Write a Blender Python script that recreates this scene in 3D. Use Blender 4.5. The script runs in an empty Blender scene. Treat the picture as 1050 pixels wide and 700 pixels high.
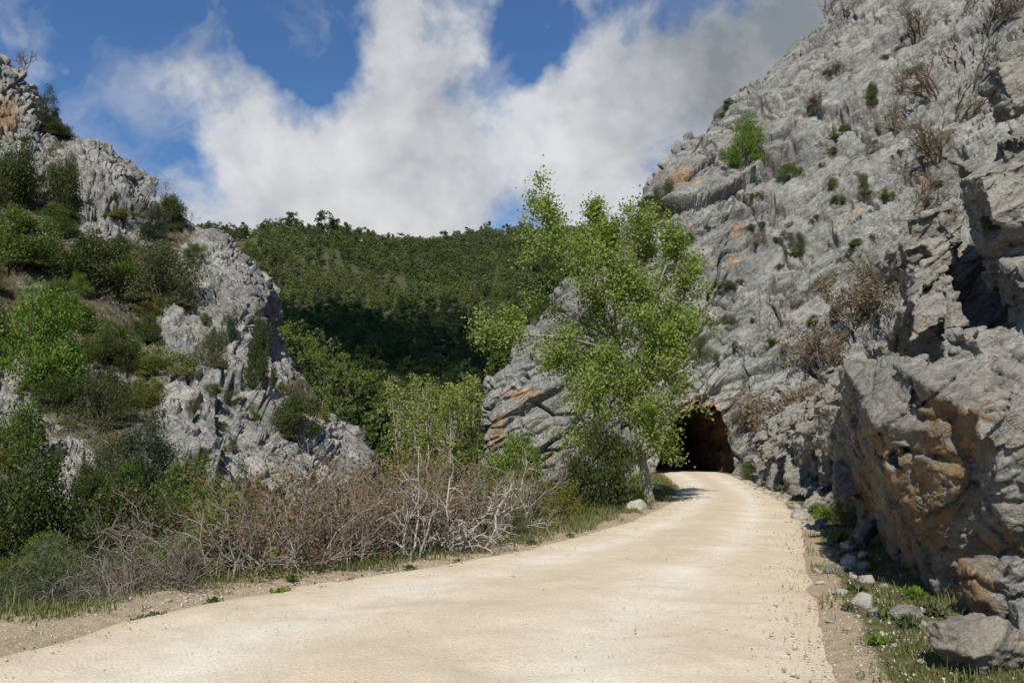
import bpy, math, random
import numpy as np
R = math.radians
SC = bpy.context.scene
COL = SC.collection
random.seed(7)

SUN_E = 4.4; SKY_STRENGTH = .1; EXPOSURE = 0.27
SKY_TINT = (.58, .80, 1.0); CLOUD_GAIN = 1.0
CLOUD_DARK, CLOUD_MID, CLOUD_LIGHT = (2.1, 2.3, 2.45), (3.9, 4.05, 4.2), (6.0, 6.1, 6.2)
SKY_COVER = [(155, 45, 60, .45), (205, 85, 85, .6), (262, 140, 75, .5), (300, 178, 50, .4), (60, 165, 80, .35), (150, 215, 90, .6), (240, 222, 90, .7), (330, 215, 110, .8), (400, 190, 120, .5), (425, 110, 110, .7), (440, 20, 110, .75), (520, 180, 150, .6), (640, 100, 140, .9), (620, 210, 120, .5), (430, 245, 70, .5), (95, 150, 60, .3), (760, 70, 180, .8), (880, 10, 180, .7), (20, 20, 70, .35), (562, 10, 55, -.85), (545, 65, 42, -.75), (338, 80, 55, -.4), (215, 185, 36, -.35), (100, 100, 60, -.25)]
SKY_SHADE = [(590, 110, 130, .35), (800, 20, 250, -.75), (470, 190, 110, -.2), (250, 230, 150, .2), (420, 70, 100, .15)]
CLOUD_POS = (-85, -118, 400); CLOUD_SIZE = (60, 55)
GREY_M, WARM_M, DARK_M = (.30, .292, .265), (.34, .318, .27), (.185, .178, .16)
GREY_L, WARM_L, DARK_L = (.33, .32, .29), (.37, .345, .295), (.19, .183, .165)
GREY_N, WARM_N, DARK_N = (.24, .23, .205), (.285, .255, .20), (.13, .122, .105)
ROAD_A, ROAD_B, ROAD_C, ROAD_D = (.55, .455, .325), (.60, .52, .39), (.67, .61, .50), (.47, .375, .255)
# ------------------------------------------------------------------ camera geometry
F = 817.0; CX, CY = 525.0, 350.0
PITCH = math.atan((455 - 350) / F)
CP, SP = math.cos(PITCH), math.sin(PITCH)
EYE = 1.6
def ray(px, py):
    a = np.asarray(px, float) - CX; b = CY - np.asarray(py, float)
    return a, F * CP - b * SP, F * SP + b * CP
def P(px, py, d):
    """a point of the place seen at photo pixel (px,py), d metres ahead"""
    a, y, z = ray(px, py)
    s = np.asarray(d, float) / y
    return np.stack(np.broadcast_arrays(a * s, y * s, EYE + z * s), -1)
def G(px, py, z0=0.0):
    a, y, z = ray(px, py)
    s = (z0 - EYE) / z
    return np.stack(np.broadcast_arrays(a * s, y * s, z * s + EYE), -1)
def PX(p):
    """project world -> photo pixel"""
    p = np.asarray(p, float)
    x, y, z = p[..., 0], p[..., 1], p[..., 2] - EYE
    dep = y * CP + z * SP; up = -y * SP + z * CP
    dep = np.where(dep < .1, .1, dep)
    return CX + F * x / dep, CY - F * up / dep

# ------------------------------------------------------------------ numpy noise
_rng = np.random.default_rng(11)
_perm = np.concatenate([_rng.permutation(256)] * 3).astype(np.int32)
_grad = _rng.normal(size=(256, 3)); _grad /= np.linalg.norm(_grad, axis=1, keepdims=True)
_grad = _grad.astype(np.float32)
def _h(i, j, k): return _perm[_perm[_perm[i & 255] + (j & 255)] + (k & 255)]
from concurrent.futures import ThreadPoolExecutor
_pool = ThreadPoolExecutor(4)
def chunked(fn):
    def run(p):
        p = np.asarray(p, np.float32)
        if len(p) < 40000: return fn(p)
        parts = list(_pool.map(fn, np.array_split(p, max(4, len(p) // 20000))))
        if isinstance(parts[0], tuple): return tuple(np.concatenate(x) for x in zip(*parts))
        return np.concatenate(parts)
    return run
@chunked
def perlin(p):
    i = np.floor(p).astype(np.int32); f = p - i
    u = f * f * f * (f * (f * 6 - 15) + 10)
    r = 0
    for a in (0, 1):
        wx = u[:, 0] if a else 1 - u[:, 0]
        for b in (0, 1):
            wy = u[:, 1] if b else 1 - u[:, 1]
            for c in (0, 1):
                wz = u[:, 2] if c else 1 - u[:, 2]
                g = _grad[_h(i[:, 0] + a, i[:, 1] + b, i[:, 2] + c)]
                d = g[:, 0] * (f[:, 0] - a) + g[:, 1] * (f[:, 1] - b) + g[:, 2] * (f[:, 2] - c)
                r = r + wx * wy * wz * d
    return r * 1.5
def fbm(p, n=4, gain=.5, lac=2.03):
    r = 0; a = 1.; q = np.asarray(p, np.float32)
    for o in range(n):
        r = r + a * perlin(q + o * 17.3); a *= gain; q = q * lac
    return r
_cellr = _rng.random((256, 8)).astype(np.float32)
@chunked
def cells(p):
    """voronoi: facet height per cell (offset + tilt), and F2-F1"""
    i = np.floor(p).astype(np.int32); f = p - i
    n = len(p)
    d1 = np.full(n, 9, np.float32); d2 = np.full(n, 9, np.float32)
    idx = np.zeros(n, np.int32); rel = np.zeros((n, 3), np.float32)
    for a in (-1, 0, 1):
        for b in (-1, 0, 1):
            for c in (-1, 0, 1):
                hh = _h(i[:, 0] + a, i[:, 1] + b, i[:, 2] + c)
                v = f - (_cellr[hh, :3] * .9 + .05 + np.array([a, b, c], np.float32))
                d = np.einsum('ij,ij->i', v, v)
                m = d < d1
                d2 = np.where(m, d1, np.minimum(d2, d))
                d1 = np.where(m, d, d1)
                idx = np.where(m, hh, idx); rel[m] = v[m]
    t = _cellr[idx, 3:6] - .5
    h = (_cellr[idx, 6] - .5) * 1.2 + np.einsum('ij,ij->i', rel, t) * 1.6
    return h, np.sqrt(d2) - np.sqrt(d1), _cellr[idx, 7]
def sst(a, b, x):
    t = np.clip((x - a) / (b - a), 0, 1); return t * t * (3 - 2 * t)

# ------------------------------------------------------------------ mesh / object helpers
def mesh(name, verts, faces, mat=None, smooth=False, attrs=None):
    """faces: (n,3) or (n,4) int array, or list of such arrays"""
    verts = np.asarray(verts, np.float32)
    fl = faces if isinstance(faces, list) else [faces]
    fl = [np.asarray(f, np.int32) for f in fl if len(f)]
    me = bpy.data.meshes.new(name)
    me.vertices.add(len(verts)); me.vertices.foreach_set('co', verts.ravel())
    loops = np.concatenate([f.ravel() for f in fl]) if fl else np.zeros(0, np.int32)
    tot = np.concatenate([np.full(len(f), f.shape[1], np.int32) for f in fl]) if fl else np.zeros(0, np.int32)
    st = np.zeros(len(tot), np.int32)
    if len(tot): st[1:] = np.cumsum(tot)[:-1]
    me.loops.add(len(loops)); me.loops.foreach_set('vertex_index', loops)
    me.polygons.add(len(tot)); me.polygons.foreach_set('loop_start', st)
    if smooth: me.polygons.foreach_set('use_smooth', np.ones(len(tot), bool))
    me.update(calc_edges=True)
    for k, v in (attrs or {}).items():
        a = me.attributes.new(k, 'FLOAT', 'POINT'); a.data.foreach_set('value', np.asarray(v, np.float32))
    if mat: me.materials.append(mat)
    return me
def link(name, me, parent=None, loc=None):
    o = bpy.data.objects.new(name, me); COL.objects.link(o)
    if parent: o.parent = parent
    if loc is not None: o.location = [float(v) for v in loc]
    return o
def tag(o, label=None, cat=None, group=None, kind=None):
    if label: o['label'] = label
    if cat: o['category'] = cat
    if group: o['group'] = group
    if kind: o['kind'] = kind
    return o
def empty(name, loc, label, cat, group=None):
    o = bpy.data.objects.new(name, None); COL.objects.link(o)
    o.location = [float(v) for v in loc]; o.empty_display_size = .2
    return tag(o, label, cat, group)
def copy_tree(o, parent=None):
    c = o.copy(); COL.objects.link(c)
    if parent: c.parent = parent
    for ch in list(o.children): copy_tree(ch, c)
    return c
def tubes(paths, sides=5):
    """paths: list of (pts (n,3), radii (n)) -> verts, quads"""
    V = []; Q = []; off = 0
    ang = np.arange(sides) * 2 * math.pi / sides
    ca, sa = np.cos(ang), np.sin(ang)
    for pts, rad in paths:
        pts = np.asarray(pts, float); rad = np.asarray(rad, float); n = len(pts)
        if n < 2: continue
        t = np.gradient(pts, axis=0); t /= np.linalg.norm(t, axis=1, keepdims=True) + 1e-9
        ref = np.array([0.31, .95, .1]) if abs(t[0, 2]) > .7 else np.array([.1, .2, .97])
        u = np.cross(t, ref); u /= np.linalg.norm(u, axis=1, keepdims=True) + 1e-9
        w = np.cross(t, u)
        ring = pts[:, None] + rad[:, None, None] * (u[:, None] * ca[None, :, None] + w[:, None] * sa[None, :, None])
        V.append(ring.reshape(-1, 3))
        i = np.arange(n - 1)[:, None] * sides; j = np.arange(sides)[None]; k = (j + 1) % sides
        Q.append((np.stack([i + j, i + k, i + sides + k, i + sides + j], -1).reshape(-1, 4)) + off)
        off += n * sides
    return np.concatenate(V), np.concatenate(Q)
def normals(v, f):
    f = np.asarray(f)
    n = np.cross(v[f[:, 2]] - v[f[:, 0]], v[f[:, -1]] - v[f[:, 1]])
    r = np.zeros_like(v)
    for c in range(f.shape[1]):
        for k in range(3): r[:, k] += np.bincount(f[:, c], n[:, k], len(v))
    return r / (np.linalg.norm(r, axis=1, keepdims=True) + 1e-12)

# ------------------------------------------------------------------ materials
class Mat:
    def __init__(s, name):
        s.m = bpy.data.materials.new(name); s.m.use_nodes = True
        s.t = s.m.node_tree; s.t.nodes.clear()
        s.out = s.n('ShaderNodeOutputMaterial')
    def n(s, typ, props=None, **inp):
        nd = s.t.nodes.new(typ)
        for k, v in (props or {}).items(): setattr(nd, k, v)
        for k, v in inp.items(): s.set(nd, k, v)
        return nd
    def set(s, nd, k, v):
        key = int(k[1:]) if k[0] == 'i' and k[1:].isdigit() else k.replace('_', ' ')
        i = nd.inputs[key]
        if isinstance(v, bpy.types.NodeSocket): s.t.links.new(v, i)
        elif isinstance(v, bpy.types.Node): s.t.links.new(v.outputs[0], i)
        else:
            if hasattr(i.default_value, '__len__') and not hasattr(v, '__len__'): v = [v] * len(i.default_value)
            if hasattr(i.default_value, '__len__') and len(i.default_value) == 4 and len(v) == 3: v = (*v, 1)
            i.default_value = v
    def noise(s, vec, scale, detail=5, rough=.55, dist=0.):
        return s.n('ShaderNodeTexNoise', Vector=vec, Scale=scale, Detail=detail, Roughness=rough, Distortion=dist)
    def ramp(s, fac, *stops):
        r = s.n('ShaderNodeValToRGB', Fac=fac); e = r.color_ramp.elements
        while len(e) < len(stops): e.new(.5)
        for el, (p, c) in zip(e, stops):
            el.position = p; el.color = (*c, 1) if hasattr(c, '__len__') else (c, c, c, 1)
        return r.outputs[0]
    def mix(s, fac, a, b, mode='MIX'):
        m = s.n('ShaderNodeMix', dict(data_type='RGBA', blend_type=mode))
        for i, v in ((0, fac), (6, a), (7, b)): s.set(m, f'i{i}', v)
        return m.outputs[2]
    def math(s, op, a, b=0., c=None, clamp=False):
        m = s.n('ShaderNodeMath', dict(operation=op, use_clamp=clamp))
        s.set(m, 'i0', a); s.set(m, 'i1', b)
        if c is not None: s.set(m, 'i2', c)
        return m.outputs[0]
    def attr(s, name): return s.n('ShaderNodeAttribute', dict(attribute_name=name)).outputs['Fac']
    def pos(s): return s.n('ShaderNodeNewGeometry').outputs['Position']
    def bump(s, h, dist, strength=1., normal=None):
        b = s.n('ShaderNodeBump', Height=h, Distance=dist, Strength=strength)
        if normal is not None: s.set(b, 'Normal', normal)
        return b.outputs[0]
    def diffuse(s, col, normal=None, rough=.95, spec=.15):
        b = s.n('ShaderNodeBsdfPrincipled', Base_Color=col, Roughness=rough)
        b.inputs['Specular IOR Level'].default_value = spec
        if normal is not None: s.set(b, 'Normal', normal)
        s.t.links.new(b.outputs[0], s.out.inputs[0]); return s.m

def rotcoord(M, vec, rot, scale):
    mp = M.n('ShaderNodeMapping', Vector=vec); mp.inputs['Rotation'].default_value = rot
    m2 = M.n('ShaderNodeMapping', Vector=mp.outputs[0]); m2.inputs['Scale'].default_value = scale
    return m2.outputs[0]
def rock_material(name, grey, warm, dark, rot, fs=1.0, bumpd=.06, ochre=(.36, .20, .085), ck=.6):
    M = Mat(name); p = M.pos()
    n1 = M.noise(p, .35 * fs, 6, .6); n2 = M.noise(p, 2.6 * fs, 8, .68); n3 = M.noise(p, 14 * fs, 5, .72)
    q = rotcoord(M, p, rot, (.45, 1., 1.7))
    n4 = M.noise(q, 1.7 * fs, 9, .66, .6)
    col = M.mix(M.ramp(n1, (.35, 0), (.65, 1)), grey, warm)
    col = M.mix(M.ramp(n4, (.40, 1), (.52, 0)), col, dark)
    col = M.mix(M.ramp(n2, (.50, 0), (.72, .65)), col, tuple(min(1, g * 1.45) for g in grey))
    col = M.mix(M.ramp(M.noise(p, .13 * fs, 4, .6), (.46, 0), (.62, .55)), col, tuple(d * .95 for d in dark))
    n5 = M.noise(p, 5.5 * fs, 5, .6)
    col = M.mix(M.ramp(n5, (.56, 0), (.66, .55)), col, tuple(d * .62 for d in dark))
    tint = M.math('ADD', M.attr('ochre'), M.math('MULTIPLY', M.math('SUBTRACT', n2, .5), .9))
    och = M.mix(M.ramp(M.noise(p, 1.4 * fs, 5), (.35, 0), (.7, 1)), ochre, tuple(c * .55 for c in ochre))
    col = M.mix(M.ramp(tint, (.42, 0), (.60, .9)), col, och)
    veg = M.math('ADD', M.attr('soil'), M.math('MULTIPLY', M.math('SUBTRACT', n4, .5), 1.2))
    soil = M.mix(M.ramp(n3, (.4, 0), (.6, 1)), (.075, .068, .032), (.12, .10, .06))
    col = M.mix(M.ramp(veg, (.45, 0), (.58, 1)), col, soil)
    sp = M.ramp(n3, (.28, .45), (.48, .95), (.68, 1.22))
    col = M.mix(1., col, sp, 'MULTIPLY')
    def crack(vec, sc, wd):
        nz = M.noise(vec, sc, 5, .55, .8)
        return M.ramp(M.math('ABSOLUTE', M.math('SUBTRACT', nz, .5)), (0., 0), (wd, 1))
    k1 = crack(q, .75 * fs, .045); k2 = crack(rotcoord(M, p, (rot[0] + .3, rot[1] + 1.25, .4), (.6, 1., 1.5)), .9 * fs, .032); k3 = crack(p, 2.4 * fs, .05)
    h = M.math('ADD', M.math('MULTIPLY', n4, 1.7), M.math('ADD', M.math('MULTIPLY', n2, .8), M.math('MULTIPLY', M.math('ADD', k1, k2), 1.5 * ck)))
    h = M.math('ADD', h, M.math('ADD', M.math('MULTIPLY', n3, .5), M.math('MULTIPLY', k3, .5 * ck)))
    rgh = M.ramp(M.noise(p, .28 * fs, 3, .5), (.38, .4), (.58, 1.))
    h = M.math('MULTIPLY', h, rgh)
    st = M.noise(rotcoord(M, p, (0, 0, 0), (1.5, 1.5, .12)), 1.3 * fs, 5, .6)
    col = M.mix(M.math('MULTIPLY', M.ramp(st, (.54, 0), (.68, .65)), M.ramp(n1, (.45, 0), (.6, 1))), col, tuple(d * .75 for d in dark))
    return M.diffuse(col, M.bump(h, bumpd, 1.))
def leaf_material(name, c1, c2, trans=.35, obj_var=.25):
    M = Mat(name)
    g = M.n('ShaderNodeNewGeometry').outputs['Random Per Island']
    oi = M.n('ShaderNodeObjectInfo').outputs['Random']
    f = M.math('ADD', M.math('MULTIPLY', g, 1 - obj_var), M.math('MULTIPLY', oi, obj_var))
    col = M.mix(f, c1, c2)
    d = M.n('ShaderNodeBsdfPrincipled', Base_Color=col, Roughness=.55); d.inputs['Specular IOR Level'].default_value = .25
    t = M.n('ShaderNodeBsdfTranslucent', Color=M.mix(.5, col, (.9, 1., .25), 'MULTIPLY'))
    mx = M.n('ShaderNodeMixShader', Fac=trans, i1=d.outputs[0], i2=t.outputs[0])
    M.t.links.new(mx.outputs[0], M.out.inputs[0]); return M.m
def bark_material(name, c1, c2, scale=9., bump=.02):
    M = Mat(name); p = M.n('ShaderNodeTexCoord').outputs['Object']
    q = rotcoord(M, p, (0, 0, 0), (1, 1, .35))
    n = M.noise(q, scale, 5, .65)
    return M.diffuse(M.mix(M.ramp(n, (.38, 0), (.62, 1)), c1, c2), M.bump(n, bump))
# ------------------------------------------------------------------ sun, sky, camera
SUN_AZ, SUN_EL = R(-168), R(47)           # azimuth measured from +Y towards +X: the sun stands behind the viewer
cam = bpy.data.cameras.new('camera'); cam.sensor_width = 36; cam.lens = 36 * F / 1050; cam.clip_end = 6000; cam.clip_start = .05
co = bpy.data.objects.new('camera', cam); COL.objects.link(co)
co.location = (0, 0, EYE); co.rotation_euler = (R(90) + PITCH, 0, 0); SC.camera = co
sun = bpy.data.lights.new('sun', 'SUN'); sun.energy = SUN_E; sun.angle = R(.53); sun.color = (1, .955, .88)
so = bpy.data.objects.new('sun', sun); COL.objects.link(so)
so.rotation_euler = (R(90) - SUN_EL, 0, -SUN_AZ + math.pi)
so.location = (0, 0, 50)
def make_world():
    w = bpy.data.worlds.new('World'); SC.world = w; w.use_nodes = True
    M = Mat.__new__(Mat); M.t = w.node_tree; M.t.nodes.clear()
    out = M.n('ShaderNodeOutputWorld')
    sky = M.n('ShaderNodeTexSky', dict(sky_type='NISHITA', sun_disc=False, sun_elevation=SUN_EL, sun_rotation=SUN_AZ, altitude=800, dust_density=.35, ozone_density=2.5))
    v = M.n('ShaderNodeTexCoord').outputs['Generated']
    warp = M.n('ShaderNodeVectorMath', dict(operation='MULTIPLY_ADD'))
    nz = M.noise(v, 3.2, 6, .55)
    M.set(warp, 'i0', nz.outputs[1]); M.set(warp, 'i1', (.26, .26, .26)); 
    sub = M.n('ShaderNodeVectorMath', dict(operation='ADD')); M.set(sub, 'i0', v); M.set(sub, 'i1', (-.13, -.13, -.13))
    M.set(warp, 'i2', sub.outputs[0])
    wv = warp.outputs[0]
    def field(blobs, start):
        acc = start
        for px, py, rpx, amp in blobs:
            a, y, z = ray(px, py); d = np.array([a, y, z]); d /= np.linalg.norm(d)
            dt = M.n('ShaderNodeVectorMath', dict(operation='DISTANCE')); M.set(dt, 'i0', wv); M.set(dt, 'i1', tuple(d))
            mr = M.n('ShaderNodeMapRange', dict(interpolation_type='SMOOTHSTEP'), Value=dt.outputs['Value'])
            for k, x in ((1, rpx / 830.), (2, 0.), (3, 0.), (4, amp)): mr.inputs[k].default_value = x
            acc = M.math('ADD', acc, mr.outputs[0])
        return acc
    st = rotcoord(M, v, (.3, .5, .2), (1, 1, 1))
    fine = M.noise(st, 7.5, 12, .60, .12)
    mid = M.noise(st, 2.6, 5, .55, .2)
    base = M.math('ADD', M.math('MULTIPLY', M.math('SUBTRACT', fine, .5), 1.9), M.math('MULTIPLY', M.math('SUBTRACT', mid, .5), 1.0))
    dens = field(SKY_COVER, M.math('ADD', base, -.20))
    cover = M.ramp(dens, (.04, 0), (.27, .42), (.50, .88), (.85, 1.))
    wisp = M.noise(rotcoord(M, wv, (.2, .9, .4), (1., 1., 2.6)), 3.4, 11, .62, .5)
    cover = M.math('MAXIMUM', cover, M.ramp(M.math('ADD', wisp, M.math('MULTIPLY', dens, .16)), (.46, 0), (.74, .55)))
    shade = field(SKY_SHADE, M.math('ADD', M.math('MULTIPLY', M.math('SUBTRACT', fine, .5), 2.1), .75))
    shade = M.math('SUBTRACT', shade, M.math('MULTIPLY', M.math('SUBTRACT', dens, .45, clamp=True), .22))
    ccol = M.ramp(shade, (.0, CLOUD_DARK), (.45, CLOUD_MID), (1., CLOUD_LIGHT))
    skyc = M.mix(1., sky.outputs[0], SKY_TINT, 'MULTIPLY')
    cs = M.n('ShaderNodeVectorMath', dict(operation='SCALE')); M.set(cs, 'i0', ccol); cs.inputs['Scale'].default_value = CLOUD_GAIN
    col = M.mix(cover, skyc, cs.outputs[0])
    bg = M.n('ShaderNodeBackground', Color=col, Strength=SKY_STRENGTH)
    M.t.links.new(bg.outputs[0], out.inputs[0])
make_world()
vs = SC.view_settings; vs.view_transform = 'Standard'; vs.look = 'None'; vs.gamma = 1; vs.exposure = EXPOSURE
SC.render.engine = 'CYCLES'
SC.cycles.max_bounces = 6; SC.cycles.transparent_max_bounces = 4; SC.cycles.use_denoising = True

# ------------------------------------------------------------------ road outline
LE = G(np.array([0, 100, 200, 300, 400, 500, 560, 600, 640, 672, 694, 694, 684, 677]),
       np.array([668, 640, 618, 600, 588, 570, 557, 547, 535, 522, 510, 500, 491, 485]))
RE = G(np.array([880, 862, 850, 838, 829, 826, 807, 778, 760, 749]),
       np.array([700, 660, 620, 580, 552, 535, 515, 500, 492, 486.5]))
LEY = np.concatenate([[-60, -8], LE[:, 1], [52, 66, 90]]); LEX = np.concatenate([[-16, -6.2], LE[:, 0], [8.2, 7.0, 4.0]])
REY = np.concatenate([[-60, -8], RE[:, 1], [52, 66, 90]]); REX = np.concatenate([[-8, -.4], RE[:, 0], [12.3, 11.2, 8.2]])
def le(y): return np.interp(y, LEY, LEX)
def re_(y): return np.interp(y, REY, REX)

# ------------------------------------------------------------------ ground heights
SKYX = np.array([-400, 0, 100, 190, 240, 280, 330, 360, 392, 410, 450, 500, 535, 570, 700, 1000, 1500])
SKYY = np.array([180, 215, 232, 241, 238, 236, 238, 243, 252, 252, 248, 242, 240, 244, 250, 262, 280])
def gz(x, y):
    x = np.asarray(x, float); y = np.asarray(y, float)
    p3 = np.stack([x, y, np.zeros_like(x)], -1).reshape(-1, 3)
    nA = perlin(p3 * .9 + 5).reshape(x.shape); nB = perlin(p3 * 4.1 + 9).reshape(x.shape); nC = fbm(p3 / 55., 3).reshape(x.shape)
    s = le(y) - x; r = x - re_(y)
    inside = np.minimum(-s, -r)                       # >0 on the road
    z = np.where(inside > 0, -.06 * sst(0, .5, inside), 0)
    berm = .05 + .07 * nA * sst(.1, .8, s) + .03 * nB
    zl = np.where(s > -.35, berm * sst(-.45, .25, s), 0)
    drop = 3.2 * sst(.9, 8., s) * sst(-30, 0, y + 15)
    z = z + zl - drop
    zr = np.where(r > -.35, (.03 + .03 * nA + .02 * nB) * sst(-.4, .3, r) + .05 * np.clip(r, 0, 4), 0)
    z = z + zr
    # far hill
    az = CX + F * CP * x / np.maximum(y, 1.)
    py = np.interp(az, SKYX, SKYY)
    yr = np.interp(az, [100, 330, 480, 1000], [400, 420, 560, 600])
    t = np.clip((y - 128) / (yr - 128), 0, None)
    zt = (EYE + (455 - py) / F * yr * 1.0) + 2
    hill = np.where(t <= 1, zt * np.clip(t, 0, 1) ** 1.12, zt - 40 * (t - 1) ** 1.0)
    hill = np.maximum(hill, -10) + nC * 7 * np.clip(t * 2, 0, 1) * sst(1.15, .9, t)
    z = np.where(y > 128, z + hill + 1.5 * sst(128, 170, y), z)
    # wooded shoulder on the left of the side valley, dark knoll behind the spur
    sh = np.clip(-9 - x + (130 - y) * .06, 0, 70) * .62 * sst(62, 105, y) * sst(330, 150, y)
    z = np.maximum(z, -3 + sh)
    kn = EYE + np.interp(az, [470, 500, 530, 570, 640, 800], [-20, 60, 130, 182, 215, 240]) / F * 165 - 5
    kn = kn * sst(105, 160, y) * sst(330, 190, y)
    z = np.where(y > 100, np.maximum(z, kn), z)
    z = np.where((y <= -10), z + .12 * np.maximum(0, np.abs(x + 4) - 14) , z)
    return z
# ------------------------------------------------------------------ ground sheet
def sheet(xs, ys, name, mat, zoff=0., attrs=None, smooth=True):
    X, Y = np.meshgrid(xs, ys)
    Z = gz(X, Y) + zoff
    v = np.stack([X, Y, Z], -1).reshape(-1, 3)
    nx, ny = len(xs), len(ys)
    i = np.arange(ny - 1)[:, None] * nx + np.arange(nx - 1)[None]
    q = np.stack([i, i + 1, i + nx + 1, i + nx], -1).reshape(-1, 4)
    return v, q
def ground_material():
    M = Mat('ground_soil'); p = M.pos()
    n1 = M.noise(p, .8, 6, .6); n2 = M.noise(p, 9, 5, .65); n3 = M.noise(p, 60, 3, .6)
    dirt = M.mix(M.ramp(n2, (.35, 0), (.65, 1)), (.33, .255, .165), (.46, .37, .25))
    green = M.mix(M.ramp(n2, (.4, 0), (.6, 1)), (.060, .070, .022), (.13, .12, .05))
    g = M.math('ADD', M.attr('green'), M.math('MULTIPLY', M.math('SUBTRACT', n1, .5), 1.4))
    col = M.mix(M.ramp(g, (.40, 0), (.60, 1)), dirt, green)
    col = M.mix(M.attr('wood'), col, M.mix(M.ramp(n2, (.4, 0), (.6, 1)), (.034, .046, .016), (.060, .066, .024)))
    col = M.mix(M.ramp(n3, (.35, .35), (.65, 0)), col, (.10, .08, .05))
    h = M.math('ADD', M.math('MULTIPLY', n2, .6), M.math('MULTIPLY', n3, .3))
    return M.diffuse(col, M.bump(h, .05))
def nonuni(segs):
    a = []
    for s, e, st in segs: a.append(np.arange(s, e, st))
    return np.concatenate(a + [[segs[-1][1]]])
xs = nonuni([(-900, -200, 20), (-200, -60, 4), (-60, -14, .8), (-14, 12, .11), (12, 60, 1.), (60, 200, 6), (200, 900, 25)])
ys = nonuni([(-900, -120, 30), (-120, -4, 3.), (-4, 3, .4), (3, 24, .11), (24, 50, .22), (50, 130, 1.5), (130, 460, 4), (460, 1500, 26)])
gv, gq = sheet(xs, ys, 'ground', None)
s = le(gv[:, 1]) - gv[:, 0]; r = gv[:, 0] - re_(gv[:, 1])
green = np.where(s > 0, sst(.15, 1.3, s) * .9 + .25 * sst(9, 14, gv[:, 1]) * sst(.1, .5, s) - .12 * sst(14, 5, gv[:, 1]) * sst(3, 0, s), 0) + np.where(r > 0, sst(-.05, .5, r) * 1.0, 0)
green[(gv[:, 1] > 60)] = 1
ground = link('ground', mesh('ground', gv, gq, ground_material(), True, dict(green=green, wood=.8 * sst(50, 75, gv[:, 1]))))
tag(ground, kind='structure')

# ------------------------------------------------------------------ gravel road
def road_material():
    M = Mat('pale_gravel'); p = M.pos()
    n1 = M.noise(p, .55, 5, .6); n2 = M.noise(p, 5.5, 6, .7); n3 = M.noise(p, 38, 5, .7)
    vo = M.n('ShaderNodeTexVoronoi', Vector=p, Scale=42.)
    u = M.attr('across')
    col = M.mix(M.ramp(n1, (.36, 0), (.62, 1)), ROAD_A, ROAD_B)
    col = M.mix(M.ramp(n2, (.35, .5), (.6, 0)), col, ROAD_D)
    wheel = M.math('ADD', M.ramp(u, (.16, 0), (.27, 1), (.38, 0)), M.ramp(u, (.60, 0), (.71, 1), (.83, 0)))
    wheel = M.math('MULTIPLY', wheel, M.ramp(n1, (.30, .1), (.6, .85)))
    col = M.mix(wheel, col, ROAD_C)
    col = M.mix(M.math('MULTIPLY', M.ramp(u, (.36, 0), (.48, .45), (.60, 0)), M.ramp(n2, (.35, .3), (.6, 1))), col, ROAD_D)
    edge = M.ramp(u, (.0, 1), (.08, .2), (.13, 0), (.92, 0), (.98, .4), (1., 1))
    col = M.mix(M.math('MULTIPLY', edge, M.ramp(n2, (.3, .2), (.6, .9))), col, (.42, .32, .20))
    spk = M.ramp(n3, (.30, .74), (.48, .97), (.7, 1.14))
    col = M.mix(1., col, spk, 'MULTIPLY')
    col = M.mix(M.math('MULTIPLY', M.ramp(M.n('ShaderNodeTexVoronoi', Vector=p, Scale=26.).outputs[0], (.10, 1), (.2, 0)), M.ramp(n2, (.45, 0), (.6, .4))), col, (.26, .22, .17))
    h = M.math('ADD', M.math('MULTIPLY', n3, .5), M.math('ADD', M.math('MULTIPLY', vo.outputs[0], .5), M.math('MULTIPLY', n2, .3)))
    return M.diffuse(col, M.bump(h, .007), .95, .1)
ry = nonuni([(-40, 2, 1.), (2, 16, .07), (16, 50, .14), (50, 88, 1.)])
rt = np.linspace(-.09, 1.09, 96)
L, Rr = le(ry), re_(ry)
RX = L[:, None] + (Rr - L)[:, None] * rt[None]; RY = np.repeat(ry[:, None], len(rt), 1)
p3 = np.stack([RX, RY, RX * 0], -1).reshape(-1, 3)
edge = np.abs(rt - .5) * 2
nz = fbm(p3 * 1.1, 4).reshape(RX.shape); nz2 = fbm(p3 * 9, 3).reshape(RX.shape)
rz = .035 * nz * 1. + .002 * nz2 + .03 * (1 - (edge[None]) ** 2) - .02 * (np.exp(-((rt - .27) / .07) ** 2) + np.exp(-((rt - .71) / .07) ** 2))[None] + .03
rz = rz - .11 * sst(.84, 1.18, edge)[None] - .06 * np.clip(nz, 0, 1) * sst(.8, 1.1, edge)[None]
rv = np.stack([RX, RY, rz], -1).reshape(-1, 3)
nx = len(rt); i = np.arange(len(ry) - 1)[:, None] * nx + np.arange(nx - 1)[None]
rq = np.stack([i, i + 1, i + nx + 1, i + nx], -1).reshape(-1, 4)
road = link('gravel_road', mesh('gravel_road', rv, rq, road_material(), True, dict(across=np.tile(rt, len(ry)))))
tag(road, kind='structure')

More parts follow.
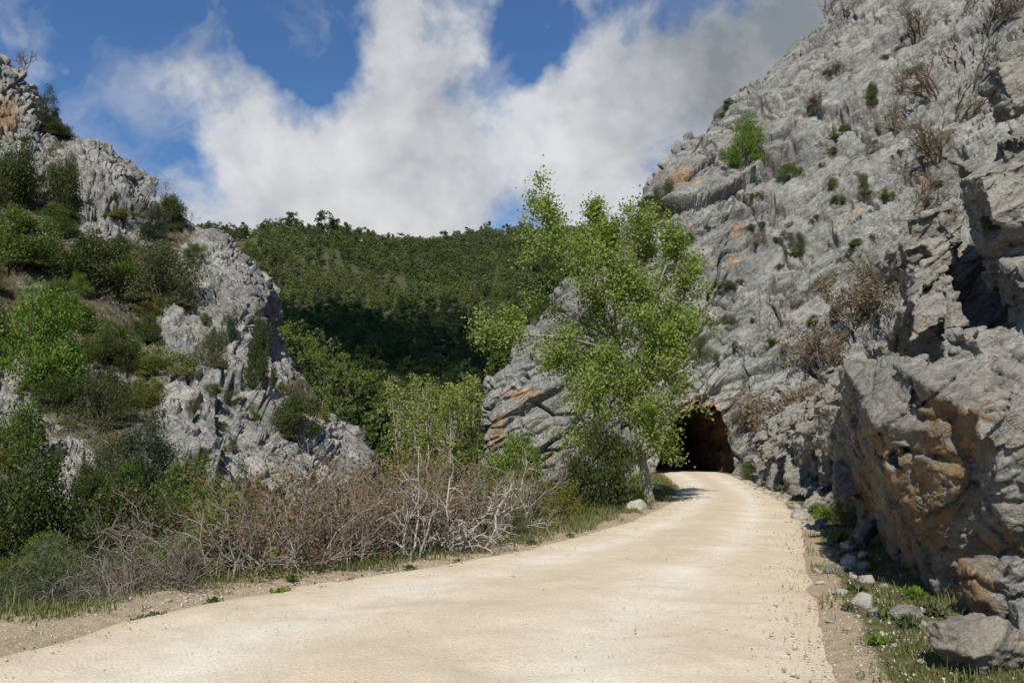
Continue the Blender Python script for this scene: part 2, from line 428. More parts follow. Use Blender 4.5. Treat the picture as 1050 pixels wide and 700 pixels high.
# ------------------------------------------------------------------ cliff patches
def cr(a, n):
    """catmull-rom resample array a (k,...) along axis 0 to n rows"""
    k = len(a); t = np.linspace(0, k - 1, n); i = np.clip(t.astype(int), 0, k - 2); f = (t - i)
    f = f.reshape((-1,) + (1,) * (a.ndim - 1))
    g = lambda j: a[np.clip(j, 0, k - 1)]
    p0, p1, p2, p3 = g(i - 1), g(i), g(i + 1), g(i + 2)
    return p1 + .5 * f * (p2 - p0 + f * (2 * p0 - 5 * p1 + 4 * p2 - p3 + f * (3 * (p1 - p2) + p3 - p0)))
def patch(cols, nu, nv, back):
    """cols: list of lists of (px,py,d). returns (nu*nv) base verts, px, py, grid normals"""
    A = np.array(cols, float)                        # (c, r, 3)
    W = P(A[..., 0], A[..., 1], A[..., 2])
    top = W[:, -1]
    extra = np.stack([top + np.array(b) for b in back], 1)
    W = np.concatenate([W, extra], 1)
    W = cr(W, nu)
    W = np.swapaxes(cr(np.swapaxes(W, 0, 1), nv), 0, 1)
    du = np.gradient(W, axis=0); dv = np.gradient(W, axis=1)
    n = np.cross(du, dv); n /= np.linalg.norm(n, axis=2, keepdims=True) + 1e-9
    return W.reshape(-1, 3), n.reshape(-1, 3)
def quads(nu, nv):
    i = np.arange(nu - 1)[:, None] * nv + np.arange(nv - 1)[None]
    return np.stack([i, i + nv, i + nv + 1, i + 1], -1).reshape(-1, 4)
def axes(p, ang, sx, sy, sz):
    """coordinates turned by ang in the x-z plane and stretched (bedding)"""
    c, s_ = math.cos(ang), math.sin(ang)
    return np.stack([(p[:, 0] * c + p[:, 2] * s_) * sx, p[:, 1] * sy, (-p[:, 0] * s_ + p[:, 2] * c) * sz], -1)
def rockdisp(p, ang, scale, levels, warp=.5, stretch=(.5, .8, 1.25), gw=.22):
    """layered fractured-rock relief in metres"""
    w = np.stack([fbm(p / (scale * 1.6) + k * 31, 3) for k in range(3)], -1) * warp * scale * .4
    q = p + w
    d = np.zeros(len(p)); crack = np.zeros(len(p))
    for size, amp, groove in levels:
        h, e, _ = cells(axes(q, ang, *[st / size for st in stretch]))
        g_ = min(.12, gw / size); d += amp * h * sst(0, min(.05, g_), e) - groove * sst(g_, 0., e)
        crack = np.maximum(crack, sst(.08, 0, e) * groove)
    return d, crack
def ledges(p, ang, period, amp, seed=0., warp=.35):
    """stepped bedding: each band juts out at its foot and leans back above it"""
    c = axes(p, ang, 1, 1, 1)
    w = c[:, 2] / period + fbm(p / (period * 2.2) + seed, 3) * warp + fbm(np.stack([c[:, 0] * .25, c[:, 1] * .4, c[:, 2] * .25], -1) / period + seed, 3) * .8
    f = w - np.floor(w)
    return amp * (1 - f) * sst(0, .07, f) * (.45 + .55 * sst(-.3, .35, perlin(p / (period * 2.5) + 5 + seed)))
def fissures(p, ang, size, depth, width, stretch=(1, 1, .35)):
    return -depth * sst(width, width * .2, np.abs(perlin(axes(p, ang, *stretch) / size + 3.7) + .15 * perlin(p / size * 3.1)))
def spots(px, py, lst):
    r = np.zeros(len(px))
    for x, y, rx, ry_, a in lst: r = np.maximum(r, a * np.exp(-((px - x) / rx) ** 2 - ((py - y) / ry_) ** 2))
    return r
# main cliff with the spur on its left
B0 = [
 [(545, 545, 72), (545, 470, 74), (552, 400, 76), (566, 350, 80), (570, 335, 84)],
 [(512, 535, 52), (506, 470, 52), (506, 415, 52), (520, 378, 54), (538, 350, 58)],
 [(500, 535, 46.6), (499, 465, 46.2), (496, 415, 46.2), (506, 380, 47.6), (531, 349, 52)],
 [(530, 545, 44.5), (525, 470, 44), (525, 415, 44.5), (528, 375, 46), (546, 338, 50)],
 [(600, 540, 41.5), (597, 440, 42.5), (597, 365, 44.5), (598, 310, 47), (602, 272, 53)],
 [(665, 520, 42), (664, 430, 43), (662, 340, 45.5), (662, 270, 49), (668, 228, 55)],
 [(692, 500, 42.5), (694, 420, 43.2), (692, 330, 46), (688, 240, 51), (690, 180, 57)],
 [(708, 498, 42.7), (710, 415, 43.4), (706, 320, 46.5), (700, 215, 52), (704, 146, 59)],
 [(740, 500, 42), (741, 420, 43), (736, 310, 47), (728, 200, 53), (727, 136, 61)],
 [(762, 505, 41), (765, 420, 42.5), (757, 310, 47), (747, 190, 54), (744, 116, 63)],
 [(800, 515, 38.5), (795, 415, 41.5), (786, 290, 47), (775, 165, 56), (768, 97, 66)],
 [(860, 530, 35), (855, 410, 39.5), (842, 270, 46.5), (828, 120, 58), (812, 62, 69)],
 [(925, 545, 31), (920, 410, 36.5), (905, 250, 45), (890, 85, 58), (868, 8, 71)],
 [(1000, 560, 27), (1000, 410, 33), (990, 230, 42), (980, 30, 56), (950, -85, 71)],
 [(1100, 560, 23), (1100, 400, 28), (1095, 210, 36), (1085, -10, 49), (1060, -170, 64)],
 [(1260, 600, 17), (1260, 400, 21), (1260, 180, 28), (1260, -60, 38), (1250, -280, 52)],
 [(1500, 650, 12), (1500, 400, 15), (1500, 150, 20), (1500, -150, 29), (1500, -420, 40)],
]
nu, nv = 980, 700
cb, cn = patch(B0, nu, nv, [(1, 9, .5), (3, 26, -6), (6, 50, -30)])
if np.median(cn[:, 1]) > 0: cn = -cn
cpx, cpy = PX(cb)
ang = R(36)
rd, rc_ = rockdisp(cb, ang, 5., [(9., .75, .55), (3.4, .45, .42), (1.25, .11, .18)], .3, (.42, .8, 1.3), .17)
fx = fbm(axes(cb, ang, .35, .6, 1.6), 5) * .16 + fbm(cb / 11., 3) * .8
smooth_ = .25 + .75 * sst(-.15, .3, fbm(cb / 9. + 60, 2))
lg = ledges(cb, R(36), 3.6, .55) + ledges(cb, R(33), 1.2, .17, 7.) * smooth_
fi = fissures(cb, R(-56), 4.2, .40, .022, (.5, 1, 1)) * smooth_ + fissures(cb, R(36), 2.6, .35, .03, (.4, 1, 1)) * smooth_ + fissures(cb, R(38), 5.5, 1.0, .034, (.14, .7, 1)) + fissures(cb, R(30), 3.4, .6, .03, (.16, .7, 1)) + fissures(cb, R(-60), 6., .7, .02, (.2, .7, 1))
cp_ = cb + cn * (rd + fx + lg + fi + .035 * fbm(cb / .6, 3) * smooth_)[:, None]
och = spots(cpx, cpy, [(715, 424, 34, 12, .75), (742, 450, 14, 26, .55), (536, 405, 26, 7, .75), (513, 440, 8, 24, .8), (520, 470, 14, 8, .75), (700, 195, 16, 12, .55),
    (712, 205, 12, 8, .6), (755, 240, 16, 8, .55), (752, 268, 12, 12, .55), (880, 215, 12, 10, .5), (565, 470, 16, 6, .5), (945, 185, 16, 10, .5), (730, 265, 8, 16, .45), (615, 425, 14, 5, .5)])
och = och * 1.15
och += .30 * sst(.1, .6, fbm(cb / 3.1, 3)) * sst(.0, .5, rd)
soilm = .38 * sst(-.05, .45, fbm(cb / 5.5 + 40, 4)) + spots(cpx, cpy, [(860, 320, 60, 40, .35), (800, 400, 50, 40, .4), (960, 130, 60, 60, .3), (765, 150, 20, 30, .3)])
PORT = np.array([(672, 500), (676, 470), (681, 448), (690, 431), (703, 423), (717, 418), (731, 422), (743, 432), (752, 449), (757, 470), (758, 500)], float)
def inpoly(x, y, poly):
    r = np.zeros(len(x), bool); j = len(poly) - 1
    for i in range(len(poly)):
        xi, yi = poly[i]; xj, yj = poly[j]
        c = ((yi > y) != (yj > y)) & (x < (xj - xi) * (y - yi) / (yj - yi + 1e-9) + xi); r ^= c; j = i
    return r
wob = perlin(cb * 1.3) * 4
hole = inpoly(cpx + wob, cpy + perlin(cb * 1.7 + 9) * 4, PORT) & (cb[:, 1] < 60)
cq = quads(nu, nv); cq = cq[~hole[cq].all(1)]
ROCK_MAIN = rock_material('grey_limestone', GREY_M, WARM_M, DARK_M, (0, R(36), 0), 1.5, .055, (.46, .31, .18), .6)
cliff = link('cliff_terrain', mesh('cliff_terrain', cp_, cq[:, ::-1], ROCK_MAIN, False, dict(ochre=och, soil=soilm)))
tag(cliff, kind='structure')

# left hillside with the grey crag
B1 = [
 [(-260, 700, 11), (-260, 560, 14), (-260, 410, 22), (-260, 230, 32), (-260, 40, 43), (-260, -120, 48)],
 [(-120, 690, 12.5), (-120, 560, 16), (-120, 415, 24.5), (-120, 250, 34), (-110, 80, 46), (-100, -40, 51)],
 [(0, 670, 14), (0, 560, 18), (0, 430, 27), (0, 300, 37), (0, 162, 48), (0, 72, 54)],
 [(30, 665, 14.5), (30, 560, 18.5), (30, 430, 27.5), (30, 300, 37.5), (28, 180, 47.5), (27, 106, 54.5)],
 [(62, 660, 15), (60, 560, 19), (60, 430, 28), (60, 310, 38), (58, 210, 46.5), (52, 135, 55)],
 [(95, 655, 16), (95, 560, 20), (95, 435, 28.5), (92, 320, 38), (92, 225, 46), (92, 150, 53.5)],
 [(125, 650, 17), (125, 560, 21), (125, 440, 29), (124, 335, 38), (126, 245, 46), (128, 172, 53.5)],
 [(155, 645, 17.5), (155, 560, 21.5), (155, 450, 29), (153, 352, 38), (154, 268, 45.5), (154, 205, 53)],
 [(185, 640, 18), (182, 560, 22), (182, 460, 29), (184, 370, 37), (188, 296, 44), (190, 236, 52)],
 [(232, 630, 20), (230, 560, 24), (228, 470, 30), (230, 390, 37), (234, 322, 42.5), (232, 266, 48.5)],
 [(258, 624, 21), (256, 560, 25), (254, 480, 30.5), (256, 410, 37), (256, 350, 41.5), (262, 300, 47)],
 [(285, 618, 22.5), (283, 562, 26), (280, 490, 31), (276, 432, 36), (268, 380, 40.5), (264, 352, 45.5)],
 [(320, 612, 24.5), (320, 565, 27), (316, 505, 32), (312, 458, 36), (306, 420, 40), (300, 392, 45)],
 [(352, 606, 27), (350, 566, 29), (346, 520, 32.5), (342, 488, 36.5), (338, 452, 40), (332, 432, 44)],
 [(378, 600, 30), (374, 566, 31.5), (370, 530, 34), (367, 505, 37), (365, 482, 40.5), (362, 462, 44)],
 [(400, 598, 38), (398, 570, 41), (394, 545, 45), (388, 522, 50), (382, 505, 56), (376, 490, 60)],
]
nu2, nv2 = 680, 640
hb, hn = patch(B1, nu2, nv2, [(-1.5, 7, .3), (-5, 22, -5), (-9, 40, -28)])
if np.median(hn[:, 1]) > 0: hn = -hn
hpx, hpy = PX(hb)
rd2, _ = rockdisp(hb, R(-38), 4., [(5.5, .8, .3), (2.1, .55, .50), (.9, .22, .30), (.42, .08, .10)], .3, (.55, .8, 1.2), .15)
crag = sst(.2, .55, spots(hpx, hpy, [(235, 350, 70, 75, 1), (225, 430, 60, 60, 1), (330, 470, 60, 40, 1), (115, 190, 70, 50, 1), (60, 480, 40, 35, 1), (20, 110, 40, 60, 1), (10, 400, 30, 60, .6), (230, 280, 50, 40, 1)]))
rd2 = rd2 * (.35 + .65 * crag)
fx2 = fbm(axes(hb, R(-38), .4, .7, 1.7), 5) * .16 + fbm(hb / 9., 3) * .7 * (1 - .5 * crag)
ribs = np.abs(perlin(axes(hb, R(8), 1.9, 1., .28))) * -.55 * spots(hpx, hpy, [(335, 465, 40, 40, 1)])
lg2 = (ledges(hb, R(-38), 2.4, .40, 3.) + ledges(hb, R(-30), .9, .15, 9.)) * (.3 + .7 * crag)
fi2 = (fissures(hb, R(-40), 2.2, .8, .04, (.45, 1, 1)) + fissures(hb, R(50), 2.6, .7, .035, (.5, 1, 1)) + fissures(hb, R(-50), 1.1, .35, .05, (.45, 1, 1))) * (.25 + .75 * crag)
hp_ = hb + hn * (rd2 + fx2 + ribs + lg2 + fi2 * .6 + .02 * fbm(hb / .4, 3))[:, None]
och_shade2 = spots(hpx, hpy, [(265, 500, 22, 22, .7), (92, 140, 10, 10, .5), (5, 120, 28, 45, .62)])  # ochre stains; the last spot paints the rock tower's shaded face darker brown
soil2 = (1 - crag) * .62 + .25 * fbm(hb / 3. + 70, 4)
ROCK_LEFT = rock_material('pale_karst_limestone', GREY_L, WARM_L, DARK_L, (0, R(-38), 0), 1.6, .05)
hill = link('hillside', mesh('hillside', hp_, quads(nu2, nv2)[:, ::-1], ROCK_LEFT, False, dict(ochre=och_shade2, soil=soil2)))
tag(hill, kind='structure')

# ------------------------------------------------------------------ tunnel
def make_tunnel():
    t = empty('tunnel', (9.6, 42.6, 0), 'dark rough hewn road tunnel mouth with rusty brown roof at the cliff foot', 'tunnel')
    c = np.array([PX((0, 1, 0))[0]])                 # not used for placement
    m = P(PORT[:, 0], PORT[:, 1], 43.0)
    m = cr(m, 90)
    cen = np.array([m[:, 0].mean(), 43.0, 1.2])
    rings = []; ks = np.linspace(0, 1, 120)
    for k in ks:
        L_ = k * 34.
        grow = 1.10 - .10 * sst(0, .08, k)
        q = (m - cen) * np.array([grow, 1, grow]) + cen
        q = q + np.array([-.10 * L_ - .004 * L_ ** 2, L_ - .25, 0])
        rings.append(q)
    v = np.array(rings); v[:, [0, -1], 2] = -.3
    n = len(m); flat = v.reshape(-1, 3)
    d, _ = rockdisp(flat, R(20), 2., [(1.8, .55, .06), (.6, .22, .05), (.25, .06, .02)])
    cc = (cen + np.array([0, 0, -.2]) + np.stack([-.10 * (flat[:, 1] - 42.75) - .004 * (flat[:, 1] - 42.75) ** 2, flat[:, 1] - 43, flat[:, 1] * 0], -1))
    out = flat - cc; out[:, 1] = 0; out /= np.linalg.norm(out, axis=1, keepdims=True)
    flat = flat + out * (np.clip(d, -.6, .6) * .8)[:, None]
    i = np.arange(len(ks) - 1)[:, None] * n + np.arange(n - 1)[None]
    q = np.stack([i, i + 1, i + n + 1, i + n], -1).reshape(-1, 4)
    M = rock_material('rusty_tunnel_rock', (.12, .078, .045), (.16, .095, .048), (.05, .034, .024), (0, R(20), 0), 1.5, .08, (.22, .12, .055))
    at = dict(ochre=np.full(len(flat), .38), soil=np.zeros(len(flat)))
    link('lining', mesh('lining', flat - np.array(t.location), q, M, False, at), t)
    last = flat.reshape(len(ks), n, 3)[-1]; ce = last.mean(0)
    cv = np.concatenate([last, [ce]]); f = np.stack([np.arange(n - 1), np.arange(1, n), np.full(n - 1, n)], -1)
    link('end_wall', mesh('end_wall', cv - np.array(t.location), f, M, False, dict(ochre=np.full(n + 1, .38), soil=np.zeros(n + 1))), t)
make_tunnel()

# ------------------------------------------------------------------ outcrops from distance fields
import openvdb
def fib(n, rng):
    k = np.arange(n) + .5; ph = np.arccos(1 - 2 * k / n); th = math.pi * (1 + 5 ** .5) * k
    d = np.stack([np.cos(th) * np.sin(ph), np.sin(th) * np.sin(ph), np.cos(ph)], -1)
    q, _ = np.linalg.qr(rng.normal(size=(3, 3)))
    d = d @ q + rng.normal(size=(n, 3)) * .22
    return d / np.linalg.norm(d, axis=1, keepdims=True)
JOINTS = np.array([(-.945, .31, -.13), (-.22, -.92, .32), (-.30, -.16, .94)])
def polytope(ax, rad, rng, joints, jit, bevels):
    """distance-like field of an angular joint-bounded block (ax: coordinates relative to the centre, in metres)"""
    m = None
    jn = joints + rng.normal(size=(3, 3)) * jit; jn /= np.linalg.norm(jn, axis=1, keepdims=True)
    pl = [(sg * (n + rng.normal(size=3) * jit * .5), rad[i] * rng.uniform(.8, 1.05)) for i, n in enumerate(jn) for sg in (1, -1)]
    r_ = float(np.mean(rad))
    for _ in range(bevels):
        n = rng.normal(size=3); n /= np.linalg.norm(n)
        sup = sum(abs(n @ jn[i]) * rad[i] for i in range(3)); pl.append((n, sup * rng.uniform(.62, .85)))
    for n, hgt in pl:
        n = n / np.linalg.norm(n)
        t = ax[0][:, None, None] * np.float32(n[0]) + ax[1][None, :, None] * np.float32(n[1]) + ax[2][None, None, :] * np.float32(n[2]) - np.float32(hgt)
        m = t if m is None else np.maximum(m, t)
    return m
def sdf_rock(lo, hi, h, rocks, seed, ang, levels, nsmall=420, ncut=160, small=.26, fbmamp=.018):
    rng = np.random.default_rng(seed)
    lo = np.array(lo, float); dims = np.ceil((np.array(hi) - lo) / h).astype(int)
    D = np.full(dims, 1.0, np.float32)
    def stamp(c, rad, jit, bev, cut=False, k_=.02, joints=JOINTS):
        e = float(np.max(rad)) * 1.7 + .15
        a = np.clip(((c - e - lo) / h).astype(int), 0, dims); b = np.clip(((c + e - lo) / h).astype(int) + 1, 0, dims)
        if (b <= a).any(): return
        ax = [((np.arange(a[k], b[k]) * h + lo[k] - c[k])).astype(np.float32) for k in range(3)]
        m = polytope(ax, rad, rng, joints, jit, bev)
        sub = D[a[0]:b[0], a[1]:b[1], a[2]:b[2]]
        if cut: np.maximum(sub, -m, out=sub)
        else:
            hh = np.clip(.5 + .5 * (sub - m) / k_, 0, 1); sub[...] = sub * (1 - hh) + m * hh - k_ * hh * (1 - hh)
    for c, rad in rocks:
        long_ = max(rad) > 2.6 and min(rad) < .9
        stamp(np.array(c, float), np.array(rad, float), .03 if long_ else .13, 5, joints=np.array([(-.88, .335, -.32), JOINTS[1], (.30, .02, .95)]) if long_ else JOINTS)
    surf = np.argwhere(np.abs(D) < h * .7)
    for i in range(nsmall + ncut):
        c = surf[rng.integers(len(surf))] * h + lo
        r_ = small * rng.lognormal(0, .5); cut = i % ((nsmall + ncut) // max(1, ncut)) == 0
        stamp(c, np.array([r_ * .75, r_ * rng.uniform(.8, 1.4), r_ * rng.uniform(.45, .9)]), .2, 3, cut)
    idx = np.argwhere(np.abs(D) < .5)
    p = (idx * h + lo).astype(np.float32)
    d, _ = rockdisp(p, ang, levels[0][0], levels, .12, gw=.06)
    d = d + fbm(axes(p, ang, 1.2, 1.5, 4.), 4) * fbmamp + fbm(p / .35, 4) * fbmamp
    D[idx[:, 0], idx[:, 1], idx[:, 2]] -= d.astype(np.float32)
    D[[0, -1]] = np.maximum(D[[0, -1]], .1); D[:, [0, -1]] = np.maximum(D[:, [0, -1]], .1); D[:, :, [0, -1]] = np.maximum(D[:, :, [0, -1]], .1)
    g = openvdb.FloatGrid(1.0); g.copyFromArray(np.ascontiguousarray(D, np.float32))
    pts, q = g.convertToQuads(isovalue=0.0)
    v = np.asarray(pts, float) * h + lo; q = np.asarray(q, np.int64)
    lab = np.arange(len(v))
    for _ in range(400):
        m = lab[q].min(1); new = lab.copy(); np.minimum.at(new, q.ravel(), np.repeat(m, 4)); new = new[new]
        if (new == lab).all(): break
        lab = new
    cnt = np.bincount(lab, minlength=len(v)); ok = cnt[lab] > 3000
    q = q[ok[q].all(1)]; re = np.cumsum(ok) - 1; v = v[ok]; q = re[q]
    n = normals(v, q)
    ctr = np.mean([c for c, _ in rocks], 0)
    if (n * (v - ctr)).sum() < 0: q = q[:, ::-1]; n = -n
    return v, q, n
def subdivide(v, q):
    e = np.stack([q, np.roll(q, -1, 1)], -1).reshape(-1, 2); es = np.sort(e, 1)
    u, inv = np.unique(es[:, 0] * len(v) + es[:, 1], return_inverse=True)
    mid = (v[u // len(v)] + v[u % len(v)]) / 2; ce = v[q].mean(1)
    em = inv.reshape(-1, 4) + len(v); c = np.arange(len(q)) + len(v) + len(mid)
    # gentle smoothing of the old corners keeps voxel steps from showing
    nv_ = np.concatenate([v, mid, ce])
    qs = [np.stack([q[:, k], em[:, k], c, em[:, (k - 1) % 4]], -1) for k in range(4)]
    return nv_, np.concatenate(qs)
def outcrop(name, label, rocks, lo, hi, h, seed, ang, levels, mat, ochre_fn, base, **kw):
    v, q, n = sdf_rock(lo, hi, h, rocks, seed, ang, levels, **kw)
    v, q = subdivide(v, q); n = normals(v, q)
    f1, _ = rockdisp(v, ang, .4, [(.42, .030, .030), (.17, .016, .012)], .2, gw=.02 + h * .3)
    v = v + n * (f1 * (h / .036) + fbm(axes(v, ang, 1, 1, 3.5) / .22, 4) * h * .28)[:, None]; n = normals(v, q)
    px, py = PX(v)
    at = dict(ochre=ochre_fn(px, py, v, n), soil=.24 * sst(.55, .95, n[:, 2]) + .2 * fbm(v * 1.3, 3))
    o = link(name, mesh(name, v - np.array(base), q, mat, False, at), None, base)
    tag(o, label, 'rock outcrop'); print(name, len(v)); return o
def PR(px, py, d, rx, ry_, rz_): return (P(px, py, d), (rx, ry_, rz_))
NEAR = [((x, y, z), (a_ * .82, b_ * .85, c_ * .84)) for x, y, z, a_, b_, c_ in [
    (4.78, 7.2, 1.45, .85, .75, .80), (4.36, 6.6, .10, .55, .55, .52), (5.42, 10.5, .85, .80, 4.3, 1.75), (6.4, 13.5, .95, .72, 1.4, 1.35), (6.45, 10.6, 2.4, .85, 1.6, .95), (7.35, 12.9, 3.7, .8, .5, 1.0),
    (6.66, 12.1, 2.7, .32, .55, 1.65), (7.75, 13.4, 2.6, 1.1, .7, 2.0), (6.58, 12.6, 4.3, .34, .6, .72), (7.5, 11.1, 4.85, 1.05, 1.1, 1.15), (7.35, 10.1, 3.0, .85, .85, 1.25),
    (7.75, 11.6, 6.95, .55, .6, .45), (8.7, 12.6, 2.5, 1.4, 2.0, 2.6), (8.8, 9.1, 1.5, 1.6, 1.9, 2.1), (7.0, 9.4, .8, 1.1, 1.3, 1.2), (6.35, 7.9, .3, .9, .75, .7),
    (6.8, 11.6, .9, 1.0, 1.7, 1.25), (9.7, 12.6, 5.4, 1.7, 1.9, 2.2), (8.3, 15.3, 2.0, 1.0, 1.5, 1.6), (7.0, 12.9, 5.0, .45, .5, .5), (8.6, 10.6, 5.6, 1.0, 1.0, .7)]]
ROCK_NEAR = rock_material('weathered_limestone', GREY_N, WARM_N, DARK_N, (0, R(30), 0), 3., .02, (.25, .165, .085), .3)
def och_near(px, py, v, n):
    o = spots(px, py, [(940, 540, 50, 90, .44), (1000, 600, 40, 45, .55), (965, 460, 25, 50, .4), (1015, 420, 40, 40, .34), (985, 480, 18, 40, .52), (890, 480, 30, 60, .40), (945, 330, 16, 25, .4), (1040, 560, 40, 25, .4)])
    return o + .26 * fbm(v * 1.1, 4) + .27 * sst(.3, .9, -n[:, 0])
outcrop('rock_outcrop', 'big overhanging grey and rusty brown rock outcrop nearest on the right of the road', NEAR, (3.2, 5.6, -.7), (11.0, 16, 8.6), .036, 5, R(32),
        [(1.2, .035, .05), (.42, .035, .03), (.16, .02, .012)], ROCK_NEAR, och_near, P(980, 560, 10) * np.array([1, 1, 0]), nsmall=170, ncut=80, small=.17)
MIDR = [PR(908, 368, 17, .46, .5, .44), PR(934, 332, 17.5, .18, .22, .24), PR(884, 415, 18.5, .26, .5, .68), PR(912, 455, 17.8, .45, .7, .95),
        PR(862, 480, 21, .62, .8, 1.1), PR(842, 462, 25, .65, .9, 1.15), PR(812, 480, 29, .75, 1.2, 1.05), PR(858, 525, 20, .34, .5, .5), PR(786, 484, 33, .5, 1.0, .55),
        PR(955, 430, 18.3, .9, 1.2, 1.8), PR(898, 520, 16.5, .42, .6, .7), PR(878, 405, 22, .6, .7, .75), PR(832, 505, 24, .4, .6, .5), PR(812, 462, 32, .75, 1.2, 1.0), PR(852, 432, 23, .4, .6, .45),
        PR(800, 502, 28, .35, .5, .35), PR(925, 565, 14.5, .42, .6, .5), PR(880, 470, 19.5, .5, .8, .8)]
def och_mid(px, py, v, n):
    return spots(px, py, [(895, 440, 22, 50, .6), (915, 390, 20, 14, .4), (880, 500, 25, 50, .42)]) + .24 * fbm(v * .8, 4)
outcrop('rock_outcrop', 'row of broken grey rocks along the verge between the tunnel and the near outcrop', MIDR, (4.2, 13, -.7), (15, 37, 7), .065, 8, R(35),
        [(1.2, .05, .06), (.5, .05, .04), (.24, .03, .02)], ROCK_NEAR, och_mid, P(880, 520, 18) * np.array([1, 1, 0]), nsmall=380, ncut=150, small=.24)
# ------------------------------------------------------------------ plant building
def leafcards(c, size, rng, width=.62, up=.0, jitter=.35):
    """rhombic leaves with a fold, one island each"""
    n = len(c)
    t = rng.normal(size=(n, 3)); t[:, 2] += up; t /= np.linalg.norm(t, axis=1, keepdims=True)
    u = np.cross(t, rng.normal(size=(n, 3))); u /= np.linalg.norm(u, axis=1, keepdims=True) + 1e-9
    w = np.cross(t, u)
    L = (size * (1 + jitter * rng.uniform(-1, 1, n)))[:, None]
    a = c; b = c + t * L * .5 + u * L * width * .5 + w * L * .10; d = c + t * L * .5 - u * L * width * .5 + w * L * .10; e = c + t * L
    v = np.stack([a, b, e, d], 1).reshape(-1, 3)
    return v, np.arange(4 * n).reshape(n, 4)
def grow(rng, p, d, length, r, depth, paths, tips, spread=.8, up=.15, kids=(3, 5), seg=5, wig=.22, shrink=.62):
    p = np.array(p, float); d = np.array(d, float) / np.linalg.norm(d)
    pts = [p.copy()]; dirs = [d.copy()]
    for k in range(seg):
        d = d + rng.normal(size=3) * wig + np.array([0, 0, up * .3]); d /= np.linalg.norm(d)
        p = p + d * length / seg; pts.append(p.copy()); dirs.append(d.copy())
    paths.append((np.array(pts), np.linspace(r, r * (.5 if depth else .3), seg + 1)))
    if depth == 0:
        tips.append((pts[-1], d)); tips.append((pts[seg // 2 + 1], d)); return
    for c in range(rng.integers(kids[0], kids[1] + 1)):
        k = rng.integers(max(1, seg // 3), seg + 1)
        nd = dirs[k] + rng.normal(size=3) * spread * .6; nd[2] += up
        grow(rng, pts[k], nd, length * shrink * rng.uniform(.7, 1.2), r * .55, depth - 1, paths, tips, spread, up, kids, max(3, seg - 1), wig, shrink)
    tips.append((pts[-1], d))
def bush_meshes(name, seed, mat, rad=1.2, ht=1.7, n=2600, leaf=.10, clumps=26, crad=.42, low=.1, branch_mat=None, flat=1.0, width=.62):
    """dome of leaf clumps on a few stems; returns (crown mesh, stem mesh)"""
    rng = np.random.default_rng(seed)
    th = rng.uniform(0, 2 * math.pi, clumps); zz = np.clip(rng.uniform(low, 1, clumps), .02, 1) ** .8; rr = np.sqrt(np.clip(1 - (zz * .93) ** 2, .05, 1)) * rng.uniform(.35, 1.12, clumps); zz = zz * rng.uniform(.75, 1.12, clumps)
    lop = 1 + .32 * np.sin(th + rng.uniform(0, 6)) + .12 * np.sin(2 * th + rng.uniform(0, 6))
    c = np.stack([np.cos(th) * rr * rad * lop, np.sin(th) * rr * rad * lop, zz * ht - crad * .4], -1)
    w = rng.uniform(.5, 1.2, clumps); k = rng.choice(clumps, n, p=w / w.sum())
    q = rng.normal(size=(n, 3)); q /= np.linalg.norm(q, axis=1, keepdims=True); q *= (rng.uniform(0, 1, n) ** .45)[:, None]
    pts = c[k] + q * crad * rng.uniform(.7, 1.25, clumps)[k][:, None] * np.array([1, 1, .8 * flat])
    pts[:, 2] = np.maximum(pts[:, 2], .02)
    v, f = leafcards(pts, leaf, rng, width, .3)
    crown = mesh(name + '_crown', v, f, mat)
    paths = []
    for i in range(min(clumps, 12)):
        e = c[i]; b = np.array([e[0] * .03, e[1] * .03, -.25]); m = (b + e) / 2 + rng.normal(size=3) * .12
        paths.append((np.array([b, (b + m) / 2 + rng.normal(size=3) * .04, m, (m + e) / 2, e]), np.array([.034, .03, .024, .016, .006]) * rad / 1.2))
    paths.append((np.array([[0, 0, -.3], [.01, 0, -.15], [0, .01, 0]]), np.array([.16, .14, .1]) * rad))
    sv, sf = tubes(paths, 5)
    return crown, mesh(name + '_stem', sv, sf, branch_mat)
BARK_GREY = bark_material('grey_bark', (.20, .175, .145), (.32, .29, .25))
BARK_PALE = bark_material('pale_bark', (.28, .255, .215), (.44, .40, .345), 12)
BARK_BROWN = bark_material('brown_bark', (.10, .072, .048), (.19, .145, .10))
BARK_DEAD = bark_material('dead_twig_bark', (.14, .11, .09), (.27, .22, .185))
BARK_TWIG = bark_material('twig_bark', (.19, .165, .135), (.34, .295, .24))
LEAF = dict(
 dark=leaf_material('holm_oak_leaves', (.040, .058, .014), (.095, .122, .030)),
 mid=leaf_material('shrub_leaves', (.066, .104, .018), (.140, .180, .036)),
 olive=leaf_material('olive_green_leaves', (.064, .076, .026), (.130, .135, .050)),
 bright=leaf_material('bright_green_leaves', (.090, .160, .016), (.165, .235, .032)),
 yellow=leaf_material('yellow_green_leaves', (.105, .125, .018), (.190, .190, .034)),
 blue=leaf_material('juniper_leaves', (.036, .058, .030), (.074, .098, .050)),
 broom=leaf_material('grey_green_stems', (.085, .105, .048), (.150, .165, .085)),
 red=leaf_material('reddish_young_leaves', (.16, .070, .032), (.17, .13, .045), .3),
 brown=leaf_material('dry_brown_leaves', (.14, .10, .058), (.24, .18, .105), .2),
 poplar=leaf_material('poplar_leaves', (.165, .240, .036), (.310, .375, .085), .45, .0),
 pine=leaf_material('pine_needles', (.044, .072, .020), (.098, .130, .034), .25, .5),
 hill=leaf_material('hill_oak_leaves', (.062, .096, .022), (.130, .162, .040), .3, .55),
 fresh=leaf_material('fresh_tree_leaves', (.095, .155, .024), (.200, .250, .050), .38, .4),
 grove=leaf_material('young_poplar_leaves', (.240, .285, .070), (.370, .400, .130), .48, .3))
